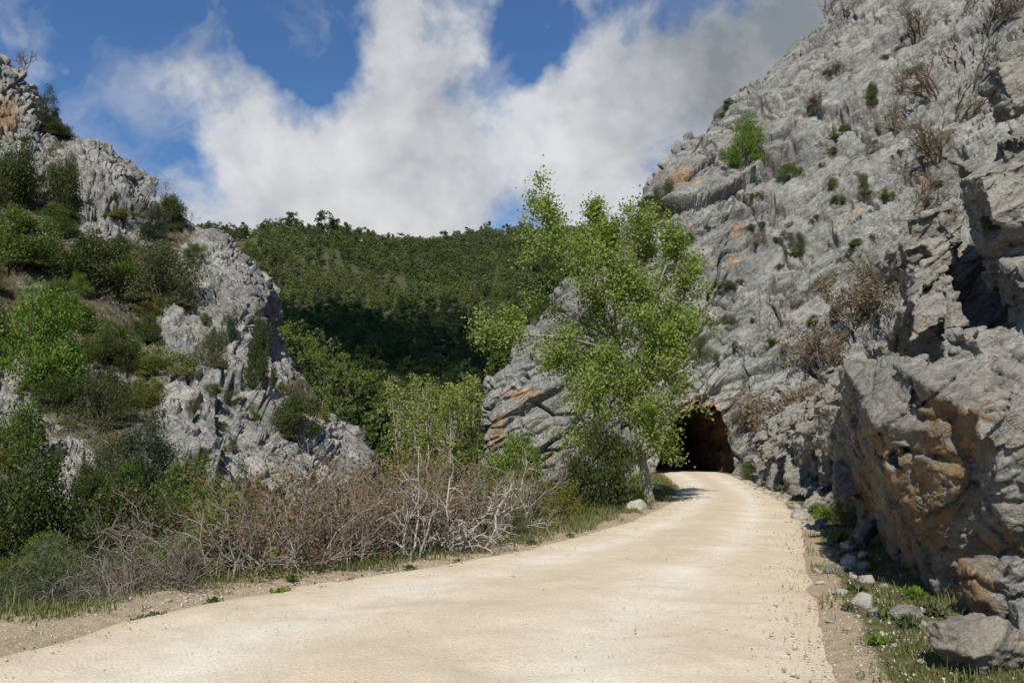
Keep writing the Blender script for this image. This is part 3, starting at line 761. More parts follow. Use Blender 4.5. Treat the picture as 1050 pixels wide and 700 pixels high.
def nearest(bp, bpx, bpy_, front=True):
    def f(px, py):
        d = (bpx - px) ** 2 + (bpy_ - py) ** 2
        i = np.argpartition(d, 30)[:30]
        j = i[np.argmin(bp[i, 1])] if front else i[np.argmin(d[i])]
        return bp[j]
    return f
def skyline(bp, bpx, bpy_):
    def f(px, py=0):
        i = np.nonzero((np.abs(bpx - px) < 2.5) & (bpy_ > -40))[0]; return bp[i[np.argmin(bpy_[i])]]
    return f
hill_px, hill_py = PX(hp_); on_hill = nearest(hp_, hill_px, hill_py)
cl_px, cl_py = PX(cp_); on_cliff = nearest(cp_, cl_px, cl_py); hill_top = skyline(hp_, hill_px, hill_py); cliff_top = skyline(cp_, cl_px, cl_py)
def plant(name, kind, loc, parts, scale, rz, label, cat, group=None, tilt=(0, 0)):
    """parts: list of (part name, mesh)"""
    e = empty(name, loc, label, cat, group)
    for pn, me in parts: link(pn, me, e)
    e.rotation_euler = (tilt[0], tilt[1], rz); e.scale = scale if hasattr(scale, '__len__') else (scale,) * 3
    return e
BUSH = {}
for kind, args in dict(
    dark=dict(leaf=.072, n=13000, clumps=44, crad=.46, low=-.05), mid=dict(leaf=.072, n=12000, clumps=40, crad=.46, low=-.05), olive=dict(leaf=.070, n=12000, clumps=44, width=.45, crad=.46, low=-.05), bright=dict(leaf=.068, n=12000, clumps=38, crad=.46, low=-.05),
    yellow=dict(leaf=.075, n=8500, clumps=30, ht=1.3, low=-.05), blue=dict(leaf=.09, n=8000, clumps=34, ht=2.1, rad=1.0, width=.38, low=-.05), broom=dict(leaf=.20, n=4200, clumps=30, ht=1.3, width=.09, crad=.36)).items():
    BUSH[kind] = [bush_meshes(f'{kind}_bush', 100 + 7 * i + len(kind) * 13, LEAF[kind], branch_mat=BARK_BROWN, **args) for i in range(3)]
rngv = np.random.default_rng(77)
def bush(kind, px, py, wpx, hpx, label, surf=None, d=None, name='bush', cat='bush', group=None, ground=False, sink=.0):
    """py is the foot of the bush"""
    if surf is not None: loc = surf(px, py)
    elif d is not None: loc = P(px, py, d)
    if ground: loc[2] = gz(np.array([loc[0]]), np.array([loc[1]]))[0]
    px_m = loc[1] / F
    cr_, st_ = BUSH[kind][int(rngv.integers(0, 3))]
    s = wpx * px_m / 2.5; sz = hpx * px_m / 1.75
    loc = loc - np.array([0, 0, sink])
    return plant(name, kind, loc, [('crown', cr_), ('stem', st_)], (s, s, sz), rngv.uniform(0, 6.28), label, cat, group)
# ---- left hillside, the ones that can be told apart
HB = [('bright', 45, 392, 92, 100, 'big bright green bush on the left hillside'),
 ('olive', 104, 432, 66, 58, 'round dull olive bush just below the big bright green bush'),
 ('olive', 162, 308, 78, 70, 'large loose olive bush at the top edge of the pale crag face'),
 ('dark', 96, 292, 80, 60, 'wide dark bush on the slope left of the large olive bush'),
 ('dark', 66, 222, 44, 58, 'dark bush standing in the cleft between the upper rocks on the left'),
 ('dark', 14, 215, 56, 76, 'dark bush under the brown rock tower at the top left'),
 ('mid', 22, 272, 80, 58, 'dense mid green bush on the far left slope below the dark cleft bush'),
 ('mid', 122, 368, 54, 42, 'mid green bush between the karst ribs left of the crag face'),
 ('yellow', 166, 380, 50, 40, 'low yellow green bush beside the crag face'),
 ('yellow', 150, 412, 40, 40, 'small yellow green bush below the crag, next to the dull olive bush'),
 ('blue', 152, 500, 74, 66, 'feathery grey green bush under the small lower crag'),
 ('mid', 186, 520, 66, 56, 'mid green bush under the bluish foot of the crag'),
 ('olive', 116, 484, 62, 50, 'olive bush directly right of the small rock knob'),
 ('dark', 30, 560, 96, 96, 'tall dark holm oak bush at the left edge near the valley floor'),
 ('dark', 122, 572, 84, 82, 'dark rounded bush behind the heap of dead twigs'),
 ('olive', 176, 570, 84, 66, 'brownish olive bush behind the right end of the dead twigs'),
 ('bright', 196, 540, 56, 46, 'bright green bush in the middle of the dark lower thicket'),
 ('blue', 243, 553, 42, 62, 'narrow blue green juniper bush below the crag foot'),
 ('mid', 20, 472, 64, 62, 'mid green bush left of the small rock knob'),
 ('dark', 302, 444, 46, 46, 'dark bush clinging to the right shoulder of the crag'),
 ('yellow', 328, 450, 34, 44, 'yellowish bush beside the dark bush on the crag shoulder'),
 ('olive', 218, 372, 38, 46, 'olive bush growing in the hollow of the crag face'),
 ('blue', 238, 346, 16, 30, 'slim small juniper high on the crag face'),
 ('dark', 176, 232, 34, 34, 'dark bush on the ridge beside the bare twiggy shrub'),
 ('yellow', 128, 222, 34, 14, 'low yellow green mat on the ledge of the upper crag'),
 ('dark', 262, 392, 24, 74, 'dark narrow bush in the shade behind the crag edge'),
 ('mid', 30, 650, 80, 60, 'mid green bush by the road at the lower left corner'),
]
for k, px, py, w, h, lab in HB: bush(k, px, py, w * 1.04, h * 1.04, lab, on_hill, sink=.15)
nfill = 0
cand = rngv.uniform([-110, 150], [380, 640], (3000, 2)); used = [(p[1], p[2] - p[4] * .4, p[3] * .42) for p in HB]
for px, py in cand:
    if nfill >= 145: break
    dd = (hill_px - px) ** 2 + (hill_py - py) ** 2; j = dd.argmin()
    if py < 238 or (165 < px < 375 and py < 540) or any((px - a) ** 2 + (py - b + 12) ** 2 < c * c for a, b, c in ((60, 480, 48), (20, 318, 32), (115, 335, 32), (8, 405, 28), (180, 440, 40), (140, 455, 22), (190, 545, 18))) or dd[j] > 9 or crag[j] > .45 or hp_[j, 1] > 60: continue
    w = rngv.uniform(24, 58) * (1.15 if py > 480 else .85)
    if any((px - a) ** 2 + (py - b) ** 2 < (c * .8 + w * .2) ** 2 for a, b, c in used): continue
    used.append((px, py, w * .42)); nfill += 1
    k = ['dark', 'dark', 'mid', 'mid', 'olive', 'blue', 'yellow', 'bright'][int(rngv.integers(0, 8))]
    nm = dict(dark='dark green', mid='mid green', olive='olive green', blue='grey green', yellow='yellowish green', bright='fresh green')[k]
    bush(k, px, py, w, w * rngv.uniform(.7, 1.0), f'{nm} bush among many like it covering the left hillside', on_hill, group=f'{nm} bushes covering the left hillside', sink=.1)
for px, py, w, k in [(235, 415, 16, 'olive'), (220, 402, 14, 'mid'), (262, 428, 16, 'bright'), (200, 420, 14, 'olive'), (212, 330, 12, 'mid'), (240, 460, 12, 'olive'), (255, 385, 10, 'olive'), (205, 470, 14, 'mid'), (290, 400, 12, 'yellow'), (230, 440, 10, 'mid'), (95, 500, 12, 'mid'), (60, 470, 12, 'olive'), (120, 205, 10, 'olive'), (150, 240, 14, 'dark'), (200, 262, 18, 'mid')]:
    bush(k, px, py, w * 1.1, w * .9, 'small green tuft rooted in a crack of the pale crag', on_hill, name='rock_plant', cat='plant', group='small tufts in cracks of the pale crag')
# ---- right cliff
CB = [('bright', 766, 168, 44, 54, 'largest green bush on the big cliff, hanging below the skyline'),
 ('olive', 684, 222, 32, 44, 'olive bush on the cliff corner just above the poplar'),
 ('olive', 718, 366, 26, 30, 'olive green bush on the cliff face right of the poplar crown'),
 ('dark', 894, 104, 14, 24, 'dark upright bush high on the cliff face'),
 ('mid', 808, 180, 26, 18, 'low green bush slanting down the cliff right of the largest green bush'),
 ('mid', 852, 192, 14, 12, 'small round green cushion in the middle of the cliff face'),
 ('olive', 820, 256, 20, 24, 'brownish olive bush halfway down the cliff face'),
 ('yellow', 906, 198, 18, 12, 'yellow green cushion on the upper cliff left of the bare branches'),
 ('olive', 884, 200, 14, 24, 'olive tuft beside the yellow green cushion on the upper cliff')]
for k, px, py, w, h, lab in CB: bush(k, px, py, w, h, lab, on_cliff, sink=.1)
tuf = [(740, 120), (790, 90), (858, 140), (878, 106), (930, 75), (936, 90), (770, 235), (795, 275), (842, 168), (896, 245), (795, 245), (760, 290), (748, 330), (830, 330), (870, 260), (735, 300), (768, 205), (725, 235), (915, 160), (850, 75), (940, 130), (965, 60), (905, 60), (780, 200), (700, 250), (836, 228), (865, 230), (812, 300), (770, 330), (745, 365), (790, 350), (925, 250), (890, 150), (980, 110), (955, 190), (812, 140), (760, 395), (735, 400)]
tuf = [(x + t * rngv.uniform(4, 16) * math.cos(.65), y - t * rngv.uniform(4, 16) * math.sin(.65)) for x, y in tuf for t in range(int(rngv.integers(0, 4)))]
for px, py in tuf:
    w = rngv.uniform(4, 10)
    bush(['olive', 'mid', 'yellow', 'broom', 'olive', 'broom'][int(rngv.integers(0, 6))], px, py, w * rngv.uniform(1.1, 2.2), w * .8, 'small green tuft rooted in a crack of the big grey cliff', on_cliff, name='rock_plant', cat='plant', group='small tufts in cracks of the big cliff')
# ---- bushes by the road
def gbush(kind, px, py, d, w, h, lab, **k): return bush(kind, px, py, w, h, lab, d=d, ground=True, **k)
gbush('dark', 612, 535, 20.5, 72, 92, 'dense dark evergreen bush at the foot of the poplar')
gbush('yellow', 576, 545, 18.5, 52, 52, 'yellow green bush left of the dense dark evergreen bush')
gbush('bright', 534, 560, 19.5, 90, 110, 'fresh green leafy bush between the bare thicket and the grey spur')
gbush('broom', 528, 560, 14.2, 36, 34, 'grey green tussock at the road edge left of the dark evergreen bush')
gbush('bright', 222, 640, 10.8, 84, 110, 'fresh green leafy bush at the left end of the bare thicket')
gbush('broom', 36, 668, 8.6, 104, 92, 'wispy grey green broom bush at the lower left road edge')
gbush('broom', 100, 640, 9.6, 70, 70, 'wispy broom bush behind the dead twigs')
gbush('broom', 190, 622, 9.4, 50, 44, 'small grey green broom right of the dead twigs')
gbush('bright', 108, 640, 11.5, 60, 100, 'green leafy sapling bush standing behind the dead twigs')
gbush('broom', 866, 560, 15.2, 34, 44, 'grassy grey green tussock at the foot of the mid rocks by the right verge')
gbush('mid', 772, 492, 36, 34, 16, 'low green bush beside the right edge of the tunnel mouth')
gbush('mid', 430, 590, 15.5, 60, 86, 'green bush showing through the bare thicket near its middle')
gbush('yellow', 398, 600, 14.0, 56, 80, 'yellow green bush inside the left half of the bare thicket')
gbush('mid', 500, 585, 17, 60, 70, 'green bush behind the crooked pale branches')

# ---- bare shrubs
def bare_meshes(name, seed, bark, stems=7, length=.95, depth=3, r=.024, leaf=None, nleaf=260, lsize=.05, spread=.9, up=.25, lean=.75, kids=(3, 4), wig=.2):
    rng = np.random.default_rng(seed); paths = []; tips = []
    for k in range(stems):
        a = k * 2 * math.pi / stems + rng.uniform(-.4, .4); l = rng.uniform(.3, 1) * lean
        grow(rng, (math.cos(a) * .12, math.sin(a) * .12, -.15), (math.cos(a) * l, math.sin(a) * l, 1), length * rng.uniform(.75, 1.15), r * rng.uniform(.7, 1.2), depth, paths, tips, spread, up, kids, 5, wig)
    v, f = tubes(paths, 4)
    out = [('branches', mesh(name + '_branches', v, f, bark, True))]
    if leaf:
        t = np.array([x[0] for x in tips]); k = rng.integers(0, len(t), nleaf)
        lv, lf = leafcards(t[k] + rng.normal(size=(nleaf, 3)) * .05, lsize, rng)
        out.append(('leaves', mesh(name + '_leaves', lv, lf, leaf)))
    return out
THICK = [bare_meshes('thicket', 300 + i, BARK_TWIG, 7, 1.0, 3, .015, [LEAF['red'], LEAF['brown'], LEAF['yellow']][i], [750, 480, 1000][i], .045, 1., .22, .85, (3, 3), .27) for i in range(3)]
FIG = bare_meshes('fig', 330, BARK_PALE, 6, 1.15, 3, .052, LEAF['red'], 160, .07, 1.2, .10, 1.5, (3, 4), .36)
FIG2 = bare_meshes('fig', 337, BARK_PALE, 5, 1.2, 3, .036, None, 0, .05, 1.0, .2, 1.0, (2, 4), .34)
DEAD = [bare_meshes('dead', 340 + i, BARK_DEAD, 16, .72, 3, .013, None, 0, .05, 1.25, -.02, 1.7, (3, 4), .36) for i in range(2)]
BROWN = [bare_meshes('brown', 350 + i, BARK_GREY, 9, .9, 3, .014, LEAF['brown'], 3400, .07, .9, .3, .9, (3, 4)) for i in range(2)]
TREE_BARE = [bare_meshes('bare_tree', 360 + i, BARK_BROWN, 4, 1.0, 4, .036, None, 0, .05, .8, .25, .6, (3, 4)) for i in range(2)]
def gnd(x, y): return np.array([x, y, gz(np.array([x]), np.array([y]))[0]])
def at_px(px, d):
    a, y, z = ray(px, 500); return gnd(a * d / y, d)
spotsT = [(228, 9.6, .92, 1), (262, 10.2, 1.05, 1), (292, 10.0, 1.0, 1), (318, 10.8, 1.08, 0), (345, 11.4, 1.12, 1), (352, 10.6, .9, 2), (382, 11.6, 1.1, 0), (405, 12.6, 1.2, 0), (428, 12.2, 1.0, 2), (452, 13.2, 1.2, 0), (478, 14.2, 1.25, 0), (505, 14.8, 1.1, 2), (300, 12.2, 1.25, 2), (340, 13.2, 1.3, 0), (375, 14.0, 1.35, 1), (415, 15.0, 1.4, 0), (450, 16.0, 1.4, 0), (490, 17.2, 1.4, 0), (525, 17.4, 1.2, 2), (270, 12.4, 1.15, 1), (240, 11.4, .95, 2), (388, 16.8, 1.5, 0), (440, 18.4, 1.55, 0), (510, 19.6, 1.4, 0), (330, 15.6, 1.3, 2), (470, 19.2, 1.5, 2), (250, 10.9, 1.0, 0), (310, 11.4, 1.1, 0), (365, 12.6, 1.2, 0), (395, 13.4, 1.2, 1), (435, 14.2, 1.25, 0), (465, 15.2, 1.3, 1), (360, 11.0, 1.0, 0), (410, 11.9, 1.0, 0), (545, 18.6, 1.1, 0), (280, 11.3, 1.05, 0)]
for i, (px, d, s_, k) in enumerate(spotsT):
    k = [0, 2, 0, 0, 1, 0][i % 6]
    lab = ['bare twiggy shrub with rusty red young leaves in the roadside thicket', 'bare grey twiggy shrub with dry brown leaves in the roadside thicket', 'bare twiggy shrub with a few dull green leaves in the roadside thicket'][k]
    plant('bare_shrub', k, at_px(px, d), THICK[k], s_ * 1.04, rngv.uniform(0, 6.28), lab, 'shrub', ['rusty leaved shrubs of the roadside thicket', 'brown leaved shrubs of the roadside thicket', 'green leaved shrubs of the roadside thicket'][k])
plant('fig_tree', 0, at_px(482, 12.2), FIG, .74, 1.0, 'leafless low tree with thick crooked pale branches at the road edge', 'tree')
plant('fig_tree', 0, at_px(425, 11.2), FIG2, .62, 2.2, 'smaller leafless tree with pale crooked stems left of the thick branched one', 'tree')
plant('fig_tree', 0, at_px(530, 15.4), FIG2, .66, 4.4, 'leafless pale stemmed tree at the right end of the thicket', 'tree')
for i, (px, d, s_, lab) in enumerate([(120, 8.3, .78, 'left half of the heap of grey dead twigs at the road edge'), (178, 8.9, .72, 'dead grey twiggy shrub forming the right half of the twig heap'), (75, 8.5, .55, 'small dead twiggy shrub at the far left of the twig heap'), (150, 8.9, .85, 'taller dead shrub at the back of the twig heap')]):
    lab = ['dead grey shrub with tangled twigs sprawling beside the wispy broom bush', lab, 'small dead twiggy shrub nearest the lower left corner', 'taller dead shrub at the back of the grey twig heap'][i]
    plant('dead_shrub', 0, at_px(px, d), DEAD[i % 2], s_, i * 1.7, lab, 'shrub', 'heap of dead grey shrubs')
for i, (px, py, w, lab) in enumerate([(800, 452, 92, 'big brown leaved bare shrub on the slope right of the tunnel'), (880, 335, 84, 'brown bare shrub on the cliff foot above the mid rocks'), (838, 378, 70, 'brown bare shrub between the two larger brown shrubs on the cliff'),
        (765, 440, 40, 'small brown bare shrub right above the tunnel edge'), (905, 300, 60, 'topmost brown bare shrub left of the near outcrop'), (860, 408, 50, 'brown bare shrub just behind the broken grey rocks'), (826, 425, 50, 'low brown bare shrub leaning over the rocks right of the tunnel')]):
    loc = on_cliff(px, py); plant('brown_shrub', 0, loc, BROWN[i % 2], w * loc[1] / F / 2.1, i * 2.1, lab, 'shrub', 'brown shrubs at the cliff foot')
for i, (px, py, w) in enumerate([(960, 165, 90), (985, 120, 80), (945, 215, 80), (975, 60, 80), (925, 130, 60), (1000, 200, 70), (1015, 30, 80), (890, 160, 40), (780, 250, 30), (840, 110, 36), (940, 40, 80), (1000, 85, 90), (965, 250, 80), (930, 180, 60), (955, 100, 90), (1030, 110, 80), (990, 10, 90), (920, 90, 50)]):
    loc = on_cliff(px, py); plant('bare_shrub', 0, loc, TREE_BARE[i % 2] if i < 7 or i > 9 else BROWN[i % 2], w * loc[1] / F / 2.8, i * 1.3, 'leafless dark branched shrub spreading over the upper right cliff' if i < 7 or i > 9 else 'thin leafless shrub on the open cliff face', 'shrub', 'leafless shrubs on the upper right cliff' if i < 7 or i > 9 else 'thin leafless shrubs on the cliff face', tilt=(.5, -.35))
for px, py, w, lab in [(846, 52, 40, 'lower of the two leafless trees on the cliff skyline'), (872, 14, 40, 'upper of the two leafless trees on the cliff skyline')]:
    loc = cliff_top(px) if px < 860 else on_cliff(px, py); plant('bare_tree', 0, loc, TREE_BARE[0], w * loc[1] / F / 2.6, px, lab, 'tree')
for px, py, w, lab, me in [(24, 116, 44, 'leafless dark tree leaning off the rock tower at the top left', TREE_BARE[1]), (170, 222, 46, 'bare twiggy shrub on the ridge above the pale crag', THICK[1]), (196, 232, 34, 'smaller bare shrub at the lower end of the ridge', THICK[1])]:
    loc = hill_top(px); plant('bare_tree', 0, loc, me, w * loc[1] / F / 2.9, px, lab, 'tree')
bush('blue', 46, 130, 32, 34, 'small dark pine on the rock tower below the leafless tree', on_hill, name='pine_tree', cat='tree')
bush('dark', 60, 140, 36, 18, 'low dark bush on the skyline right of the small dark pine', on_hill)
# ------------------------------------------------------------------ the poplar
def make_poplar():
    rng = np.random.default_rng(5)
    D0 = 22.0
    base = P(668, 519, D0); base[2] = gz(base[None, 0], base[None, 1])[0] - .05
    t = empty('poplar_tree', base, 'tall fresh green poplar with two pale stems at the road edge before the tunnel', 'tree')
    W = lambda pts: np.array([P(x, y, D0 + dd) for x, y, dd in pts]) - base
    bark = bark_material('poplar_bark', (.20, .18, .15), (.38, .345, .29), 7, .03)
    def path(pts, r0, r1, n=14):
        p = cr(W(pts), n); return p, np.linspace(r0, r1, n)
    trunk_p = [path([(668, 523, 0), (662, 492, 0), (657, 465, 0), (646, 430, 0), (637, 372, .1), (628, 332, .2), (607, 300, .3), (590, 269, .4), (572, 235, .5), (556, 200, .6), (547, 180, .6)], .155, .014, 40),
               path([(648, 436, 0), (655, 405, -.2), (657, 385, -.3), (656, 335, -.4), (650, 285, -.5), (643, 235, -.5), (640, 202, -.5)], .075, .012, 24)]
    v, f = tubes(trunk_p, 10)
    v = v + (fbm(v * 3., 3) * .02)[:, None]
    link('trunk', mesh('poplar_trunk', v, f, bark, True), t)
    limbs = [ # polyline (px,py,ddepth), radius, leaves
      ([(634, 352, .1), (600, 338, -.4), (565, 330, -.8), (530, 327, -1.0), (500, 330, -1.1), (486, 332, -1.1)], .055, 1500),
      ([(628, 334, .2), (596, 318, .8), (560, 300, 1.1), (530, 298, 1.3), (508, 306, 1.3)], .045, 1100),
      ([(607, 300, .3), (590, 270, 0), (560, 245, -.2), (538, 222, -.3), (533, 200, -.3)], .04, 1100),
      ([(590, 269, .4), (598, 240, .9), (602, 214, 1.1), (604, 192, 1.2)], .04, 1200),
      ([(572, 235, .5), (560, 214, .2), (550, 194, .1), (546, 176, 0)], .03, 900),
      ([(628, 334, .2), (626, 296, -.5), (620, 255, -.9), (622, 222, -1.0), (626, 200, -1)], .05, 1500),
      ([(655, 340, -.4), (668, 300, -.9), (680, 262, -1.2), (690, 236, -1.2), (694, 220, -1.2)], .045, 1500),
      ([(656, 372, -.3), (680, 336, .4), (700, 300, .7), (708, 276, .8), (714, 256, .8)], .05, 1700),
      ([(657, 390, -.3), (684, 362, -.7), (694, 336, -1.0), (704, 318, -1.1)], .045, 1300),
      ([(650, 425, 0), (672, 412, -.3), (684, 424, -.6), (680, 440, -.7), (672, 456, -.7)], .03, 1000),
      ([(640, 395, .1), (616, 372, .5), (596, 356, .8), (570, 352, 1.0), (556, 366, 1)], .045, 1200),
      ([(645, 430, 0), (622, 412, -.4), (602, 420, -.7), (590, 432, -.8), (584, 446, -.8)], .03, 480),
      ([(650, 285, -.5), (658, 256, .2), (666, 232, .4), (662, 212, .4)], .03, 1000),
      ([(637, 372, .1), (650, 352, 1.0), (668, 345, 1.5), (680, 358, 1.7), (686, 378, 1.7)], .04, 1100),
      ([(640, 400, 0), (652, 380, -.8), (662, 400, -1.2), (668, 430, -1.3)], .02, 800), ([(637, 372, .1), (616, 392, -.7), (604, 385, -1.0), (592, 398, -1.2)], .025, 800),
      ([(630, 345, .2), (642, 318, -.9), (640, 285, -1.2), (634, 262, -1.2)], .03, 1200), ([(657, 385, -.3), (670, 370, -1.1), (676, 345, -1.4), (672, 318, -1.5)], .03, 1200),
      ([(607, 300, .3), (600, 282, -.9), (588, 262, -1.1), (582, 240, -1.1)], .025, 800), ([(645, 420, 0), (632, 400, -.9), (626, 372, -1.2), (618, 352, -1.2)], .025, 900),
      ([(643, 235, -.5), (650, 215, -.2), (655, 202, 0)], .02, 500),
    ]
    for pts, r, nl in limbs:
        p = cr(W(pts), 14); paths = [(p, np.linspace(r, r * .25, 14))]; tips = []; nl = int(nl * 2.5)
        n2 = max(9, int(len(pts) * 3.4))
        for k in range(n2):
            i = int(rng.integers(1, 14)); d = p[min(i + 1, 13)] - p[i - 1]; d = d / np.linalg.norm(d) + rng.normal(size=3) * .8 + np.array([0, 0, .18])
            grow(rng, p[i], d, rng.uniform(.35, 1.45) * (1.2 - .055 * i), r * .35, 1, paths, tips, .9, .25, (3, 5), 4, .2, .6)
        tv, tf = tubes(paths, 5)
        lo = link('limb', mesh('poplar_limb', tv, tf, bark, True), t)
        tp = np.array([x[0] for x in tips]); td = np.array([x[1] for x in tips])
        k = rng.integers(0, len(tp), nl)
        c = tp[k] - td[k] * rng.uniform(0, .45, nl)[:, None] + rng.normal(size=(nl, 3)) * .15
        lv, lf = leafcards(c, .080, rng, .85, -.5)
        link('leaves', mesh('poplar_leaves', lv, lf, LEAF['poplar']), lo)
    t.scale = (.90, .90, .915)
make_poplar()

# ------------------------------------------------------------------ woods in the side valley and on the far hill
def tree_meshes(seed, mat, bark, ht=7., rad=2.3, n=420, leaf=.62, clumps=22, crad=.75, shape='round', trunk_r=.14, low=.28, width=.7):
    rng = np.random.default_rng(seed)
    z = rng.uniform(low, 1, clumps)
    prof = {'round': lambda q: np.sqrt(np.clip(1 - ((q - .58) / .46) ** 2, .06, 1)), 'cone': lambda q: np.clip(1.15 - q, .08, 1) * 1.0, 'tall': lambda q: np.sqrt(np.clip(1 - ((q - .55) / .5) ** 2, .1, 1)) * .55}[shape](z)
    th = rng.uniform(0, 6.283, clumps); rr = prof * rad * rng.uniform(.45, 1., clumps)
    c = np.stack([np.cos(th) * rr, np.sin(th) * rr, z * ht], -1)
    w = rng.uniform(.5, 1.3, clumps); k = rng.choice(clumps, n, p=w / w.sum())
    q = rng.normal(size=(n, 3)); q /= np.linalg.norm(q, axis=1, keepdims=True); q *= (rng.uniform(0, 1, n) ** .4)[:, None]
    pts = c[k] + q * crad * np.array([1, 1, .72])
    v, f = leafcards(pts, leaf, rng, width, .25)
    paths = [(np.array([[0, 0, -.8], [rng.normal() * .1, rng.normal() * .1, ht * .35], [rng.normal() * .2, rng.normal() * .2, ht * .9]]), np.array([trunk_r, trunk_r * .75, trunk_r * .2]))]
    for i in range(min(9, clumps)):
        b = np.array([0, 0, c[i, 2] * .62]); b[:2] = [np.interp(b[2], paths[0][0][:, 2], paths[0][0][:, k_]) for k_ in (0, 1)]; paths.append((np.array([b, (b + c[i]) / 2 + np.array([0, 0, -.1]), c[i]]), np.array([.4, .28, .1]) * trunk_r))
    tv, tf = tubes(paths, 5)
    return (v, f, mat), (tv, tf, bark)
def tree_things(protos): return [[('crown', mesh('tree_crown', *c)), ('trunk', mesh('tree_trunk', *t))] for c, t in protos]
PINES = [tree_meshes(500 + i, LEAF['pine'], BARK_BROWN, 8.0, 2.5, 720, .55, 20, .85, ['round', 'cone', 'round'][i]) for i in range(3)]
OAKS = [tree_meshes(520 + i, LEAF['hill'], BARK_BROWN, 6.6, 2.7, 760, .52, 20, .9) for i in range(3)]
FRESH = [tree_meshes(540 + i, LEAF['fresh'], BARK_GREY, 7.5, 2.3, 1500, .27, 26, .75) for i in range(2)]
POPL = [tree_meshes(560 + i, LEAF['grove'], BARK_PALE, 10.5, 1.9, 1500, .22, 38, .58, 'tall', .09, .12) for i in range(3)]
DENSE = [tree_meshes(580 + i, LEAF['dark'] if i else LEAF['mid'], BARK_BROWN, 7.0, 2.1, 2600, .25, 30, .72, 'round', .14, .06) for i in range(2)]
TP, TO, TF, TPO, TD = map(tree_things, (PINES, OAKS, FRESH, POPL, DENSE))
rngt = np.random.default_rng(91)
def tree(name, parts, x, y, s_, lab, group, sz=1.): return plant(name, 0, gnd(x, y), parts, (s_, s_, s_ * sz), rngt.uniform(0, 6.28), lab, 'tree', group)
def xat(px, d): a, y, z = ray(px, 460); return a * d / y
# pale poplar grove on the valley floor
for i in range(26):
    px = rngt.uniform(392, 505); d = rngt.uniform(66, 96)
    tree('young_poplar', TPO[i % 3], xat(px, d), d, rngt.uniform(.78, 1.02), 'slender pale green young poplar in the grove on the valley floor', 'young poplars in the valley grove')
tree('young_poplar', TPO[0], xat(407, 60), 60, .84, 'pale forked young poplar standing in front of the valley grove', None)
for px, d, s_, k, lab in [(488, 64, .95, 0, 'dense green tree in front of the pale grove, next to the grey spur'), (496, 66, 1.0, 1, 'dark dense tree right against the left end of the grey spur'), (462, 58, .5, 0, 'short dense green tree in the middle of the pale grove'), (352, 66, .8, 1, 'dark dense tree behind the right end of the pale crag'), (376, 58, .6, 0, 'small dense green tree at the tip of the pale crag')]:
    tree('broadleaf_tree', TD[k], xat(px, d), d, s_, lab, None)
# lit shoulder of fresh trees behind the crag
pts = []
def far_enough(x, y, gap):
    for a, b in pts:
        if (a - x) ** 2 + (b - y) ** 2 < gap * gap: return False
    pts.append((x, y)); return True
nsh = 0
for _ in range(4000):
    d = rngt.uniform(64, 138); px = rngt.uniform(255, 455)
    if px > 395 and d < 102: continue
    x = xat(px, d)
    if gz(np.array([x]), np.array([d]))[0] < -2.5 + (d - 64) * .01 and px > 400: continue
    if not far_enough(x, d, 3.1 if d < 100 else 3.9): continue
    k = int(rngt.integers(0, 5)); nsh += 1
    if nsh > 120: break
    if k < 3: tree('broadleaf_tree', TF[k % 2], x, d, rngt.uniform(.6, .95), 'fresh green tree on the sunny wooded shoulder behind the crag', 'fresh green trees on the sunny shoulder')
    else: tree('pine_tree', TP[k % 3], x, d, rngt.uniform(.6, .9), 'dark green pine on the sunny wooded shoulder behind the crag', 'dark pines on the sunny shoulder')
# far hill: the nearest ones as things, the rest as one wood
cand = []
for _ in range(110000):
    d = rngt.uniform(122, 575); px = rngt.uniform(150, 640)
    if rngt.random() > d / 575: continue
    cand.append((xat(px, d), d, px))
cand = np.array(cand); cell = {}
keep = []
gap = 4.5
for x, d, px in cand:
    k = (int(x // gap), int(d // gap)); ok = True
    for a in (-1, 0, 1):
        for b in (-1, 0, 1):
            for (u, w_) in cell.get((k[0] + a, k[1] + b), ()):
                if (u - x) ** 2 + (w_ - d) ** 2 < (gap * (.9 + d / 2600.) * (1.06 - .30 * float(sst(330, 430, d)))) ** 2: ok = False
    if ok: cell.setdefault(k, []).append((x, d)); keep.append((x, d, px))
keep = np.array(keep); keep = keep[np.argsort(keep[:, 1])]
# single trees that stand out on the skyline
for px, s_, k in [(203, 1.0, 0), (222, .9, 1), (240, 1.1, 0), (262, .9, 2), (290, 1.5, 0), (300, 1.0, 2), (326, 1.7, 2), (336, 1.3, 0), (350, 1.1, 0), (372, 1.0, 1), (420, 1.1, 0), (452, 1.2, 2), (478, 1.0, 0), (500, 1.3, 0), (520, 1.2, 2), (535, 1.1, 0)]:
    yr_ = float(np.interp(px, [100, 330, 480, 1000], [400, 420, 560, 600])) - 6
    if px in (290, 326): lab = ['', 'wide round pine on the far skyline left of the tallest one', 'tallest round pine on the skyline of the far hill'][1 if px == 290 else 2]; g_ = None
    else: lab = 'round pine standing out on the skyline of the far hill'; g_ = 'pines along the far skyline'
    tree('pine_tree', TP[k], xat(px, yr_), yr_, s_ * (1 if px < 400 else 1.15), lab, g_)
